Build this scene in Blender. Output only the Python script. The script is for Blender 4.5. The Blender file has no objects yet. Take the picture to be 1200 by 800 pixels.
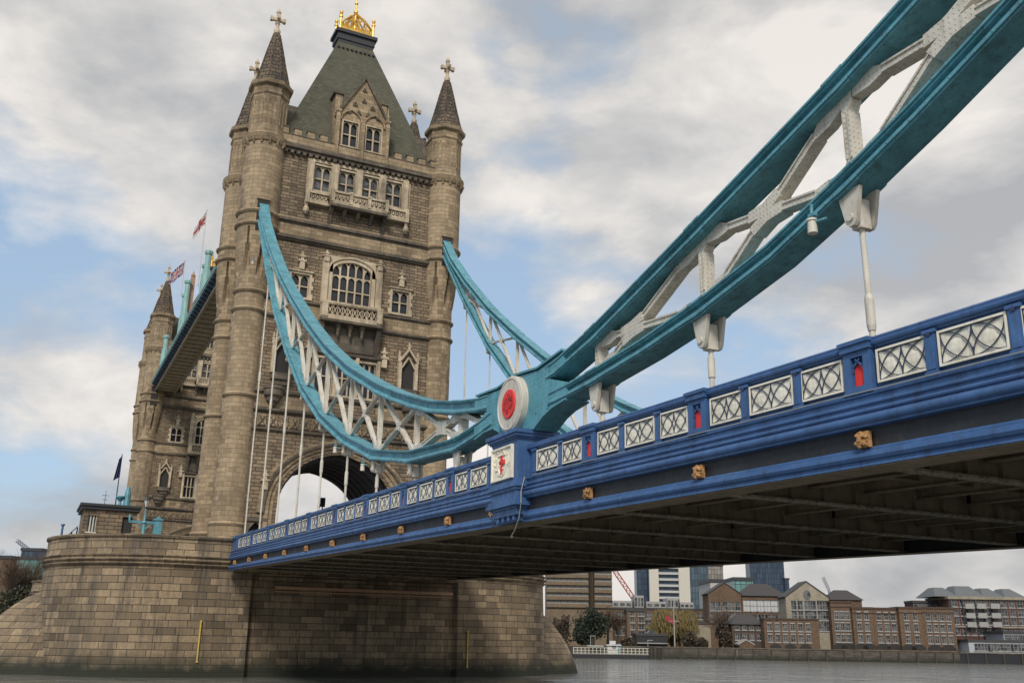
import bpy, bmesh, math, random
from math import sin, cos, pi, radians, sqrt, atan2
from mathutils import Vector, Matrix
random.seed(7)
scene = bpy.context.scene

# ------------------------------------------------------------------ camera
F = Vector((-0.8584, 0.4198, 0.2948)).normalized()
Rt = Vector((0.4435, 0.8961, 0.0154)); Rt = (Rt - F * Rt.dot(F)).normalized()
Up = Rt.cross(F).normalized()
CAM = Vector((80.25, -24.967, 4.0))
FPX = 1130.3
cd = bpy.data.cameras.new('camera'); cam = bpy.data.objects.new('camera', cd)
scene.collection.objects.link(cam); scene.camera = cam
cam.matrix_world = Matrix(((Rt.x, Up.x, -F.x, CAM.x), (Rt.y, Up.y, -F.y, CAM.y), (Rt.z, Up.z, -F.z, CAM.z), (0, 0, 0, 1)))
cd.sensor_width = 36; cd.lens = 36 * FPX / 1200; cd.clip_start = 0.2; cd.clip_end = 12000

# ------------------------------------------------------------------ sky, sun, exposure
SUN_EL, SUN_AZ = radians(42), radians(-34)       # azimuth measured from +x towards +y
world = bpy.data.worlds.new('World'); scene.world = world; world.use_nodes = True
wt = world.node_tree; wt.nodes.clear()
def WN(t, **k):
    n = wt.nodes.new(t)
    for a, b in k.items(): setattr(n, a, b)
    return n
def wmath(op, a, b=None, c=None):
    n = WN('ShaderNodeMath', operation=op)
    for i, v in enumerate((a, b, c)):
        if v is None: continue
        if isinstance(v, (int, float)): n.inputs[i].default_value = v
        else: wt.links.new(v, n.inputs[i])
    return n.outputs[0]
def wmix(f, a, b):
    n = WN('ShaderNodeMix', data_type='RGBA')
    for s, v in ((0, f), (6, a), (7, b)):
        if isinstance(v, (int, float)): n.inputs[s].default_value = v
        elif isinstance(v, tuple): n.inputs[s].default_value = (*v, 1)
        else: wt.links.new(v, n.inputs[s])
    return n.outputs[2]
def wramp(f, stops):
    n = WN('ShaderNodeValToRGB'); el = n.color_ramp.elements
    while len(el) < len(stops): el.new(0.5)
    for e, (p, c) in zip(el, stops):
        e.position = p; e.color = (c, c, c, 1) if isinstance(c, (int, float)) else (*c, 1)
    wt.links.new(f, n.inputs[0]); return n.outputs[0]
sky = WN('ShaderNodeTexSky', sky_type='NISHITA', sun_disc=False)
sky.sun_elevation = SUN_EL; sky.sun_rotation = pi / 2 - SUN_AZ
sky.air_density = 1.0; sky.dust_density = 1.5; sky.ozone_density = 1.5
tc = WN('ShaderNodeTexCoord'); sep = WN('ShaderNodeSeparateXYZ'); wt.links.new(tc.outputs['Generated'], sep.inputs[0])
zz = wmath('ADD', wmath('MAXIMUM', sep.outputs[2], 0.0), 0.42)
cx = wmath('DIVIDE', sep.outputs[0], zz); cy = wmath('DIVIDE', sep.outputs[1], zz)
comb = WN('ShaderNodeCombineXYZ'); wt.links.new(sep.outputs[0], comb.inputs[0]); wt.links.new(sep.outputs[1], comb.inputs[1]); wt.links.new(wmath('MULTIPLY', sep.outputs[2], 2.1), comb.inputs[2])
def wnoise(scale, detail, rough, off, dist=0.0):
    mp = WN('ShaderNodeMapping'); mp.inputs['Location'].default_value = off; wt.links.new(comb.outputs[0], mp.inputs[0])
    n = WN('ShaderNodeTexNoise'); n.inputs['Scale'].default_value = scale; n.inputs['Detail'].default_value = detail
    n.inputs['Roughness'].default_value = rough; n.inputs['Distortion'].default_value = dist
    wt.links.new(mp.outputs[0], n.inputs['Vector']); return n.outputs[0]
n1 = wnoise(2.3, 8, 0.52, (3.4, 7.1, 0.9), 0.15)
n2 = wnoise(4.6, 9, 0.56, (9.1, 1.3, 2.0), 0.2)
lowb = wramp(sep.outputs[2], [(0.02, 0.10), (0.26, 0.0)])
n3 = wnoise(2.0, 4, 0.5, (5.2, 2.2, 6.0))
# more cloud to the right (+y) and high up, thinner to the left
bias = wmath('ADD', wmath('MULTIPLY', sep.outputs[1], 0.12), wmath('MULTIPLY', sep.outputs[2], 0.18))
cov = wmath('ADD', wmath('ADD', wmath('MULTIPLY', n1, 0.75), wmath('MULTIPLY', n2, 0.35)), wmath('ADD', bias, lowb))
mask = wramp(cov, [(0.575, 0.0), (0.68, 1.0)])
shade = wmath('ADD', wmath('MULTIPLY', n2, 0.75), wmath('MULTIPLY', n3, 0.55))
grey = wramp(shade, [(0.52, (4.1, 4.2, 4.4)), (0.62, (5.7, 5.65, 5.6)), (0.74, (8.0, 7.6, 7.2))])
hi = wramp(sep.outputs[2], [(0.02, 0.84), (0.22, 1.0), (0.62, 0.90)])
greyh = WN('ShaderNodeMix', data_type='RGBA', blend_type='MULTIPLY'); greyh.inputs[0].default_value = 1
wt.links.new(grey, greyh.inputs[6]); wt.links.new(hi, greyh.inputs[7])
bluesky = WN('ShaderNodeMix', data_type='RGBA'); bluesky.inputs[0].default_value = 0.55
wt.links.new(sky.outputs[0], bluesky.inputs[6]); bluesky.inputs[7].default_value = (4.5, 6.0, 7.7, 1)
col = wmix(mask, bluesky.outputs[2], greyh.outputs[2])
low = WN('ShaderNodeMapRange'); wt.links.new(sep.outputs[2], low.inputs[0]); low.inputs[1].default_value = -0.02; low.inputs[2].default_value = 0.0
col = wmix(low.outputs[0], (0.9, 0.85, 0.8), col)
# below the horizon the same grey
bg = WN('ShaderNodeBackground'); bg.inputs[1].default_value = 0.10; wt.links.new(col, bg.inputs[0])
wo = WN('ShaderNodeOutputWorld'); wt.links.new(bg.outputs[0], wo.inputs[0])
sd = bpy.data.lights.new('sun', 'SUN'); sd.energy = 2.6; sd.angle = radians(14); sd.color = (1.0, 0.93, 0.84)
so = bpy.data.objects.new('sun', sd); scene.collection.objects.link(so)
sv = Vector((cos(SUN_EL) * cos(SUN_AZ), cos(SUN_EL) * sin(SUN_AZ), sin(SUN_EL)))
so.rotation_euler = sv.to_track_quat('Z', 'Y').to_euler(); so.location = (60, -60, 120)
scene.view_settings.view_transform = 'Standard'; scene.view_settings.look = 'None'
scene.view_settings.exposure = 0.22; scene.view_settings.gamma = 1; scene.view_settings.use_curve_mapping = False
scene.render.engine = 'CYCLES'; scene.cycles.max_bounces = 5; scene.cycles.diffuse_bounces = 3

# ------------------------------------------------------------------ helpers
def ray(x, y): return F + Rt * ((x - 600) / FPX) + Up * ((400 - y) / FPX)
def on(x, y, axis, val):                       # pixel of the 1200x800 photo -> point on an axis-aligned plane
    d = ray(x, y); return CAM + d * ((val - CAM[axis]) / d[axis])

COLL = scene.collection
ORG = {}
def tag(o, label=None, cat=None, group=None, kind=None):
    if label: o['label'] = label
    if cat: o['category'] = cat
    if group: o['group'] = group
    if kind: o['kind'] = kind
    return o
def thing(name, loc, label, cat, group=None):
    o = bpy.data.objects.new(name, None); COLL.objects.link(o); o.location = loc; o.empty_display_size = 0.5
    ORG[o.name] = Vector(loc); return tag(o, label, cat, group)
def copy_tree(o, parent=None):
    c = o.copy(); COLL.objects.link(c); c.parent = parent
    for ch in list(o.children): copy_tree(ch, c)
    return c

class MB:
    def __init__(s, T=None): s.v = []; s.f = []; s.uv = []; s.T = T
    def add(s, vs, fs, uvs=None):
        n = len(s.v)
        s.v += [tuple(s.T(*p)) if s.T else tuple(p) for p in vs]
        for i, f in enumerate(fs):
            s.f.append(tuple(n + a for a in f)); s.uv.append(uvs[i] if uvs else None)
        return s
    def box(s, a, b, c, d, e, f):
        vs = [(x, y, z) for x in (a, b) for y in (c, d) for z in (e, f)]
        return s.add(vs, [(0, 1, 3, 2), (4, 6, 7, 5), (0, 4, 5, 1), (2, 3, 7, 6), (0, 2, 6, 4), (1, 5, 7, 3)])
    def prism(s, poly, axis, a, b):
        # poly: 2-D points in the plane of the other two axes (kept in xyz order)
        n = len(poly)
        def mk(p, t): q = list(p); q.insert(axis, t); return tuple(q)
        vs = [mk(p, a) for p in poly] + [mk(p, b) for p in poly]
        fs = [tuple(range(n))[::-1], tuple(range(n, 2 * n))] + [(i, (i + 1) % n, n + (i + 1) % n, n + i) for i in range(n)]
        return s.add(vs, fs)
    def tube(s, p0, p1, r0, r1=None, n=8, caps=True):
        if r1 is None: r1 = r0
        p0 = Vector(p0); p1 = Vector(p1); d = (p1 - p0).normalized()
        a = d.orthogonal().normalized(); b = d.cross(a)
        vs = [p0 + (a * cos(2 * pi * i / n) + b * sin(2 * pi * i / n)) * r0 for i in range(n)] + \
             [p1 + (a * cos(2 * pi * i / n) + b * sin(2 * pi * i / n)) * r1 for i in range(n)]
        fs = [(i, (i + 1) % n, n + (i + 1) % n, n + i) for i in range(n)]
        if caps: fs += [tuple(range(n))[::-1], tuple(range(n, 2 * n))]
        return s.add(vs, fs)
    def path(s, pts, r, n=6):
        for a, b in zip(pts, pts[1:]): s.tube(a, b, r, r, n)
        return s
    def lathe(s, prof, cx, cy, n=24, rot=0.0, rf=None):
        # prof [(r, z)] round the vertical axis at cx, cy; uv in metres
        vs = []; m = len(prof)
        for r, z in prof:
            for i in range(n):
                t = rot + 2 * pi * i / n; q = rf(r, z, i) if rf else r
                vs.append((cx + q * cos(t), cy + q * sin(t), z))
        fs = []; uvs = []
        L = [0]
        for k in range(1, m): L.append(L[-1] + math.hypot(prof[k][0] - prof[k - 1][0], prof[k][1] - prof[k - 1][1]))
        R = max(r for r, z in prof)
        for k in range(m - 1):
            for i in range(n):
                j = (i + 1) % n
                fs.append((k * n + i, k * n + j, (k + 1) * n + j, (k + 1) * n + i))
                u0 = 2 * pi * R * i / n; u1 = 2 * pi * R * (i + 1) / n; b = prof[0][1]
                uvs.append([(u0, b + L[k]), (u1, b + L[k]), (u1, b + L[k + 1]), (u0, b + L[k + 1])])
        fs.append(tuple(range(n))[::-1]); uvs.append(None)
        fs.append(tuple((m - 1) * n + i for i in range(n))); uvs.append(None)
        return s.add(vs, fs, uvs)
    def sweep(s, prof, path):
        # prof [(y, n)] closed; path [(x, z)] in the xz plane
        P = [Vector(p) for p in path]; N = []
        for i in range(len(P)):
            a = P[max(0, i - 1)]; b = P[min(len(P) - 1, i + 1)]; t = (b - a).normalized(); N.append(Vector((-t.y, t.x)))
        m = len(prof); vs = []
        for p, n in zip(P, N):
            for y, k in prof: q = p + n * k; vs.append((q.x, y, q.y))
        fs = []
        for i in range(len(P) - 1):
            for j in range(m):
                jj = (j + 1) % m; fs.append((i * m + j, i * m + jj, (i + 1) * m + jj, (i + 1) * m + j))
        fs += [tuple(range(m)), tuple((len(P) - 1) * m + j for j in range(m))[::-1]]
        return s.add(vs, fs)
    def build(s, name, mat, parent=None, smooth=35, loc=None, recalc=True):
        o_ = ORG[parent.name] if parent is not None else Vector(loc or (0, 0, 0))
        me = bpy.data.meshes.new(name)
        me.from_pydata([tuple(Vector(v) - o_) for v in s.v], [], s.f)
        uvl = me.uv_layers.new(name='UVMap')
        for poly, uv in zip(me.polygons, s.uv):
            if uv and len(uv) == poly.loop_total:
                for li, c in zip(poly.loop_indices, uv): uvl.data[li].uv = c
            else:
                n = poly.normal
                if abs(n.z) > 0.8: 
                    for li in poly.loop_indices:
                        c = me.vertices[me.loops[li].vertex_index].co; uvl.data[li].uv = (c.x, c.y)
                else:
                    h = math.hypot(n.x, n.y) or 1; tx, ty = -n.y / h, n.x / h
                    if tx + ty < 0: tx, ty = -tx, -ty
                    for li in poly.loop_indices:
                        c = me.vertices[me.loops[li].vertex_index].co + o_; uvl.data[li].uv = (c.x * tx + c.y * ty, c.z)
        if recalc:
            bm = bmesh.new(); bm.from_mesh(me); bmesh.ops.recalc_face_normals(bm, faces=bm.faces); bm.to_mesh(me); bm.free()
        if smooth:
            for p in me.polygons: p.use_smooth = True
            me.set_sharp_from_angle(angle=radians(smooth))
        if isinstance(mat, (list, tuple)):
            for m_ in mat: me.materials.append(m_)
        else: me.materials.append(mat)
        o = bpy.data.objects.new(name, me); COLL.objects.link(o)
        if parent is not None:
            o.parent = parent; ORG[o.name] = o_.copy()
        else:
            o.location = o_; ORG[o.name] = o_.copy()
        return o

# ------------------------------------------------------------------ materials
def newmat(name):
    m = bpy.data.materials.new(name); m.use_nodes = True; nt = m.node_tree
    return m, nt, nt.nodes['Principled BSDF']
def mp(nt, src, scale=(1, 1, 1), loc=(0, 0, 0)):
    n = nt.nodes.new('ShaderNodeMapping'); n.inputs['Scale'].default_value = scale; n.inputs['Location'].default_value = loc
    nt.links.new(src, n.inputs[0]); return n.outputs[0]
def noise(nt, vec, scale, detail=4, rough=0.6):
    n = nt.nodes.new('ShaderNodeTexNoise'); n.inputs['Scale'].default_value = scale; n.inputs['Detail'].default_value = detail
    n.inputs['Roughness'].default_value = rough; nt.links.new(vec, n.inputs['Vector']); return n.outputs[0]
def ramp(nt, f, stops):
    n = nt.nodes.new('ShaderNodeValToRGB'); el = n.color_ramp.elements
    while len(el) < len(stops): el.new(0.5)
    for e, (p, c) in zip(el, stops): e.position = p; e.color = (c, c, c, 1) if isinstance(c, (int, float)) else (*c, 1)
    nt.links.new(f, n.inputs[0]); return n.outputs[0]
def mixc(nt, f, a, b, mode='MIX'):
    n = nt.nodes.new('ShaderNodeMix'); n.data_type = 'RGBA'; n.blend_type = mode
    for s, v in ((0, f), (6, a), (7, b)):
        if isinstance(v, (int, float)): n.inputs[s].default_value = v
        elif isinstance(v, tuple): n.inputs[s].default_value = (*v, 1)
        else: nt.links.new(v, n.inputs[s])
    return n.outputs[2]
def bump(nt, h, st, dist=0.05, normal=None):
    n = nt.nodes.new('ShaderNodeBump'); n.inputs['Strength'].default_value = st; n.inputs['Distance'].default_value = dist
    nt.links.new(h, n.inputs['Height'])
    if normal: nt.links.new(normal, n.inputs['Normal'])
    return n.outputs[0]
def coords(nt): 
    n = nt.nodes.new('ShaderNodeTexCoord'); g = nt.nodes.new('ShaderNodeNewGeometry'); return n, g.outputs['Position']

def stone(name, c1, c2, mortar, bw=0.9, rh=0.4, ms=0.02, bst=0.5, rough_bump=0.3, stain=0.55, dark=(0.05, 0.045, 0.04), algae=None, off=0.5, squash=1.0):
    m, nt, b = newmat(name); tcn, pos = coords(nt)
    br = nt.nodes.new('ShaderNodeTexBrick'); br.offset = off; br.squash = squash; br.squash_frequency = 3
    nt.links.new(tcn.outputs['UV'], br.inputs['Vector'])
    br.inputs['Color1'].default_value = (0, 0, 0, 1); br.inputs['Color2'].default_value = (1, 1, 1, 1); br.inputs['Mortar'].default_value = (0.5, 0.5, 0.5, 1)
    br.inputs['Scale'].default_value = 1; br.inputs['Mortar Size'].default_value = ms; br.inputs['Mortar Smooth'].default_value = 0.3
    br.inputs['Brick Width'].default_value = bw; br.inputs['Row Height'].default_value = rh
    base = mixc(nt, ramp(nt, br.outputs['Color'], [(0.05, 0.0), (0.95, 1.0)]), c1, c2)
    n_small = noise(nt, pos, 3.5, 5, 0.65)
    base = mixc(nt, ramp(nt, n_small, [(0.3, 0.0), (0.7, 0.55)]), base, tuple(x * 0.62 for x in c1))
    blot = noise(nt, mp(nt, pos, (1, 1, .6), (5, 5, 5)), 1.1, 8, 0.72)
    base = mixc(nt, ramp(nt, blot, [(0.52, 0.0), (0.72, stain * 0.55)]), base, dark)
    streak = noise(nt, mp(nt, pos, (1.0, 1.0, 0.12)), 0.9, 6, 0.7)
    base = mixc(nt, ramp(nt, streak, [(0.47, 0.0), (0.68, stain)]), base, dark)
    big = noise(nt, mp(nt, pos, (1, 1, 0.5)), 0.22, 3, 0.5)
    base = mixc(nt, ramp(nt, big, [(0.35, 0.0), (0.7, 0.35)]), base, tuple(x * 1.15 for x in c2))
    base = mixc(nt, br.outputs['Fac'], base, mortar)
    if algae:
        ws = noise(nt, mp(nt, pos, (0.9, 0.9, 0.05), (3, 1, 0)), 1.6, 6, 0.7)
        base = mixc(nt, ramp(nt, ws, [(0.56, 0.0), (0.66, 0.55)]), base, (0.035, 0.03, 0.024))
        base = mixc(nt, ramp(nt, noise(nt, mp(nt, pos, (1.3, 1.3, 0.07), (9, 4, 2)), 2.0, 6, 0.7), [(0.63, 0.0), (0.72, 0.5)]), base, (0.42, 0.38, 0.31))
        z0, z1, ac = algae
        sp = nt.nodes.new('ShaderNodeSeparateXYZ'); nt.links.new(pos, sp.inputs[0])
        ma = nt.nodes.new('ShaderNodeMath'); ma.operation = 'MULTIPLY_ADD'; nt.links.new(noise(nt, pos, 0.8, 4), ma.inputs[0]); ma.inputs[1].default_value = 1.6; nt.links.new(sp.outputs[2], ma.inputs[2])
        mr = nt.nodes.new('ShaderNodeMapRange'); nt.links.new(ma.outputs[0], mr.inputs[0]); mr.inputs[1].default_value = z0 + .8; mr.inputs[2].default_value = z1 + .8; mr.inputs[3].default_value = 1; mr.inputs[4].default_value = 0
        base = mixc(nt, mr.outputs[0], base, ac)
    nt.links.new(base, b.inputs['Base Color']); b.inputs['Roughness'].default_value = 0.88
    inv = nt.nodes.new('ShaderNodeMath'); inv.operation = 'SUBTRACT'; inv.inputs[0].default_value = 1; nt.links.new(br.outputs['Fac'], inv.inputs[1])
    nb = bump(nt, inv.outputs[0], bst, 0.05)
    nb2 = bump(nt, noise(nt, pos, 6, 5, 0.7), rough_bump, 0.08, nb)
    nt.links.new(nb2, b.inputs['Normal']); return m

def paint(name, c, rough=0.45, var=0.25, dirt=(0.12, 0.09, 0.06), dirt_amt=0.35, bumpst=0.08, metallic=0.0, scale=1.2, rivets=None):
    m, nt, b = newmat(name); tcn, pos = coords(nt)
    v = noise(nt, pos, scale, 5, 0.65)
    base = mixc(nt, ramp(nt, v, [(0.3, 0.0), (0.75, 1.0)]), tuple(x * (1 - var) for x in c), tuple(min(1, x * (1 + var * 0.5)) for x in c))
    d = noise(nt, mp(nt, pos, (1.5, 1.5, 0.35)), 2.3, 9, 0.78)
    base = mixc(nt, ramp(nt, d, [(0.50, 0.0), (0.64, dirt_amt)]), base, dirt)
    fd = noise(nt, mp(nt, pos, (1, 1, 1), (7, 3, 1)), 0.7, 8, 0.7); base = mixc(nt, ramp(nt, fd, [(0.52, 0.0), (0.68, 0.30)]), base, tuple(min(1, x * 1.5 + .04) for x in c))
    ch = noise(nt, mp(nt, pos, (1, 1, .3), (2, 8, 4)), 6.5, 8, 0.8); base = mixc(nt, ramp(nt, ch, [(0.62, 0.0), (0.68, 0.6)]), base, tuple(x * .35 for x in c))
    nt.links.new(base, b.inputs['Base Color'])
    nt.links.new(ramp(nt, d, [(0.4, rough), (0.7, min(1, rough + 0.3))]), b.inputs['Roughness'])
    b.inputs['Metallic'].default_value = metallic
    nrm = bump(nt, noise(nt, pos, 9, 4, 0.6), bumpst, 0.02)
    if rivets:
        pitch, rad = rivets
        sc_ = mp(nt, tcn.outputs['UV'], (1 / pitch,) * 3)
        fr = nt.nodes.new('ShaderNodeVectorMath'); fr.operation = 'FRACTION'; nt.links.new(sc_, fr.inputs[0])
        sb = nt.nodes.new('ShaderNodeVectorMath'); sb.operation = 'SUBTRACT'; nt.links.new(fr.outputs[0], sb.inputs[0]); sb.inputs[1].default_value = (0.5, 0.5, 0.5)
        ml = nt.nodes.new('ShaderNodeVectorMath'); ml.operation = 'MULTIPLY'; nt.links.new(sb.outputs[0], ml.inputs[0]); ml.inputs[1].default_value = (1, 1, 0)
        ln = nt.nodes.new('ShaderNodeVectorMath'); ln.operation = 'LENGTH'; nt.links.new(ml.outputs[0], ln.inputs[0])
        rr = ramp(nt, ln.outputs['Value'], [(rad / pitch * 0.6, 1.0), (rad / pitch, 0.0)])
        nrm = bump(nt, rr, 0.9, 0.02, nrm)
    nt.links.new(nrm, b.inputs['Normal'])
    return m
def plain(name, c, rough=0.6, metallic=0.0, spec=None):
    m, nt, b = newmat(name); b.inputs['Base Color'].default_value = (*c, 1); b.inputs['Roughness'].default_value = rough; b.inputs['Metallic'].default_value = metallic
    tcn, pos = coords(nt); v = noise(nt, pos, 2.0, 4)
    nt.links.new(mixc(nt, ramp(nt, v, [(0.3, 0.0), (0.7, 0.5)]), c, tuple(x * 0.7 for x in c)), b.inputs['Base Color'])
    return m

M = {}
M['ashlar'] = stone('ashlar_stone', (0.19, 0.138, 0.083), (0.42, 0.32, 0.20), (0.10, 0.08, 0.055), 1.1, 0.42, 0.014, 0.5, 0.25, 0.7, dark=(0.06, 0.048, 0.035))
M['rubble'] = stone('rusticated_stone', (0.115, 0.082, 0.05), (0.31, 0.232, 0.148), (0.04, 0.032, 0.024), 0.85, 0.34, 0.03, 0.9, 0.6, 0.5, off=0.37)
M['trim'] = stone('trim_stone', (0.40, 0.325, 0.22), (0.60, 0.50, 0.36), (0.28, 0.24, 0.18), 1.4, 0.6, 0.006, 0.2, 0.35, 0.75)
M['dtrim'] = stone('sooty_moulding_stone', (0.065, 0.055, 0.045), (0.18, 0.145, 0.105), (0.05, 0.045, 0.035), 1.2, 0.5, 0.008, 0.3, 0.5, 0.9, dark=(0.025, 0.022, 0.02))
M['spire'] = stone('spire_stone', (0.06, 0.048, 0.036), (0.20, 0.145, 0.09), (0.02, 0.018, 0.015), 0.9, 0.5, 0.06, 0.9, 0.4, 0.9, dark=(0.025, 0.022, 0.02))
M['pier'] = stone('pier_granite', (0.105, 0.076, 0.046), (0.35, 0.26, 0.16), (0.03, 0.024, 0.018), 1.45, 0.56, 0.026, 0.7, 0.45, 0.9, algae=(1.3, 2.6, (0.02, 0.022, 0.013)), off=0.42, squash=1.3)
M['wetshadepier'] = stone('wet_stained_shaded_granite', (0.045, 0.035, 0.025), (0.14, 0.11, 0.075), (0.02, 0.017, 0.013), 1.45, 0.56, 0.026, 0.6, 0.45, 1.0, dark=(0.018, 0.016, 0.013), algae=(1.3, 2.6, (0.015, 0.018, 0.01)), off=0.42, squash=1.3)  # dark from wet stains and from deck shade put into the colour
M['slate'] = stone('green_slate', (0.052, 0.055, 0.037), (0.10, 0.098, 0.066), (0.04, 0.045, 0.03), 0.5, 0.28, 0.012, 0.4, 0.2, 0.35, dark=(0.12, 0.10, 0.07))
M['lead'] = plain('dark_lead', (0.03, 0.032, 0.036), 0.55)
M['gold'] = paint('gilded_iron', (0.72, 0.42, 0.07), 0.35, 0.3, (0.12, 0.06, 0.02), 0.5, 0.1, 0.4)
M['void'] = plain('dark_opening', (0.03, 0.028, 0.026), 0.9)
M['vault'] = plain('dark_vault_iron', (0.085, 0.085, 0.095), 0.8)
M['teal'] = paint('turquoise_paint', (0.09, 0.29, 0.355), 0.42, 0.18, (0.05, 0.06, 0.05), 0.45, rivets=(0.16, 0.028))
M['tealp'] = paint('turquoise_smooth_paint', (0.095, 0.29, 0.355), 0.42, 0.35, (0.04, 0.045, 0.04), 0.5, rivets=(0.21, 0.03))
M['paleteal'] = paint('pale_verdigris_paint', (0.24, 0.42, 0.40), 0.55, 0.2, (0.10, 0.08, 0.06), 0.4)
M['white'] = paint('cream_white_paint', (0.56, 0.525, 0.45), 0.5, 0.15, (0.17, 0.12, 0.075), 0.42, rivets=None)
M['whiter'] = paint('riveted_cream_paint', (0.56, 0.525, 0.45), 0.5, 0.15, (0.17, 0.12, 0.075), 0.5, rivets=(0.13, 0.026))
M['blue'] = paint('royal_blue_paint', (0.045, 0.112, 0.265), 0.40, 0.28, (0.03, 0.035, 0.05), 0.5)
M['dkblue'] = paint('dark_slate_blue_paint', (0.035, 0.06, 0.10), 0.6, 0.3, (0.03, 0.03, 0.03), 0.5)
M['black'] = paint('black_fascia_paint', (0.020, 0.021, 0.024), 0.55, 0.3, (0.07, 0.06, 0.055), 0.6)
M['panel'] = paint('cream_panel_paint', (0.78, 0.73, 0.60), 0.6, 0.12, (0.30, 0.26, 0.18), 0.4, 0.2, scale=4)
M['navy'] = plain('navy_line_paint', (0.025, 0.035, 0.075), 0.5)
M['red'] = paint('signal_red_paint', (0.72, 0.035, 0.03), 0.5, 0.15, (0.2, 0.02, 0.02), 0.3)
M['gilt'] = paint('weathered_gilt', (0.55, 0.30, 0.12), 0.55, 0.6, (0.08, 0.04, 0.03), 0.9, 0.6, 0.2, scale=14)
M['under'] = paint('brown_underside_paint', (0.20, 0.165, 0.115), 0.7, 0.3, (0.10, 0.06, 0.03), 0.5)
M['underglint'] = paint('flange_glint_paint', (0.30, 0.27, 0.21), 0.6, 0.75, (0.05, 0.035, 0.02), 0.8, scale=6, rivets=None)  # pale speckle puts the rivet highlights into the flange colour
M['soffit'] = paint('walkway_soffit_paint', (0.30, 0.26, 0.18), 0.7, 0.3, (0.08, 0.06, 0.04), 0.5)
M['cable'] = plain('grey_cable', (0.33, 0.31, 0.25), 0.6)
M['yellow'] = plain('yellow_strip', (0.55, 0.42, 0.10), 0.6)
M['glass'], nt_, b_ = newmat('dark_window_glass')
b_.inputs['Base Color'].default_value = (0.015, 0.019, 0.026, 1); b_.inputs['Roughness'].default_value = 0.12
M['glassb'], nt_, b_ = newmat('blue_grey_window_glass')
b_.inputs['Roughness'].default_value = 0.15
_t, _p = coords(nt_); nt_.links.new(mixc(nt_, ramp(nt_, noise(nt_, _p, .9, 2), [(.42, 0.0), (.58, 1.0)]), (.02, .024, .03), (.12, .125, .125)), b_.inputs['Base Color'])  # colour noise stands in for varied reflections in the panes

WZ = 0.75                                       # river level
XP = -12.9                                      # centre of the near pier and tower
def zd(x): return 9.5 - 0.023 * x               # reference line of the side-span deck

# ------------------------------------------------------------------ the pier
def stadium(hx, ys, n=20):
    pts = []
    for i in range(n + 1): t = -pi / 2 + pi * i / n; pts.append((hx * sin(t) * -1 * -1, ys + hx * cos(t)))
    a = [(hx * cos(pi * i / n), ys + hx * sin(pi * i / n)) for i in range(n + 1)]
    b = [(hx * cos(pi + pi * i / n), -ys + hx * sin(pi + pi * i / n)) for i in range(n + 1)]
    return a + b
def loft(mb, rings, cap=True):
    # rings of equal length [(x,y,z)...]; uv by arc length
    n = len(rings[0]); vs = [p for r in rings for p in r]; fs = []; uvs = []
    L = [0]
    r0 = rings[0]
    for i in range(n): a = r0[i]; b = r0[(i + 1) % n]; L.append(L[-1] + math.dist(a, b))
    H = [rings[0][0][2]]
    for k in range(1, len(rings)): H.append(H[-1] + math.dist(rings[k][0], rings[k - 1][0]) * (1 if rings[k][0][2] >= rings[k - 1][0][2] else -1))
    for k in range(len(rings) - 1):
        for i in range(n):
            j = (i + 1) % n; fs.append((k * n + i, k * n + j, (k + 1) * n + j, (k + 1) * n + i))
            uvs.append([(L[i], H[k]), (L[i + 1], H[k]), (L[i + 1], H[k + 1]), (L[i], H[k + 1])])
    if cap: fs.append(tuple((len(rings) - 1) * n + i for i in range(n))); uvs.append(None)
    mb.add(vs, fs, uvs)
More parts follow.
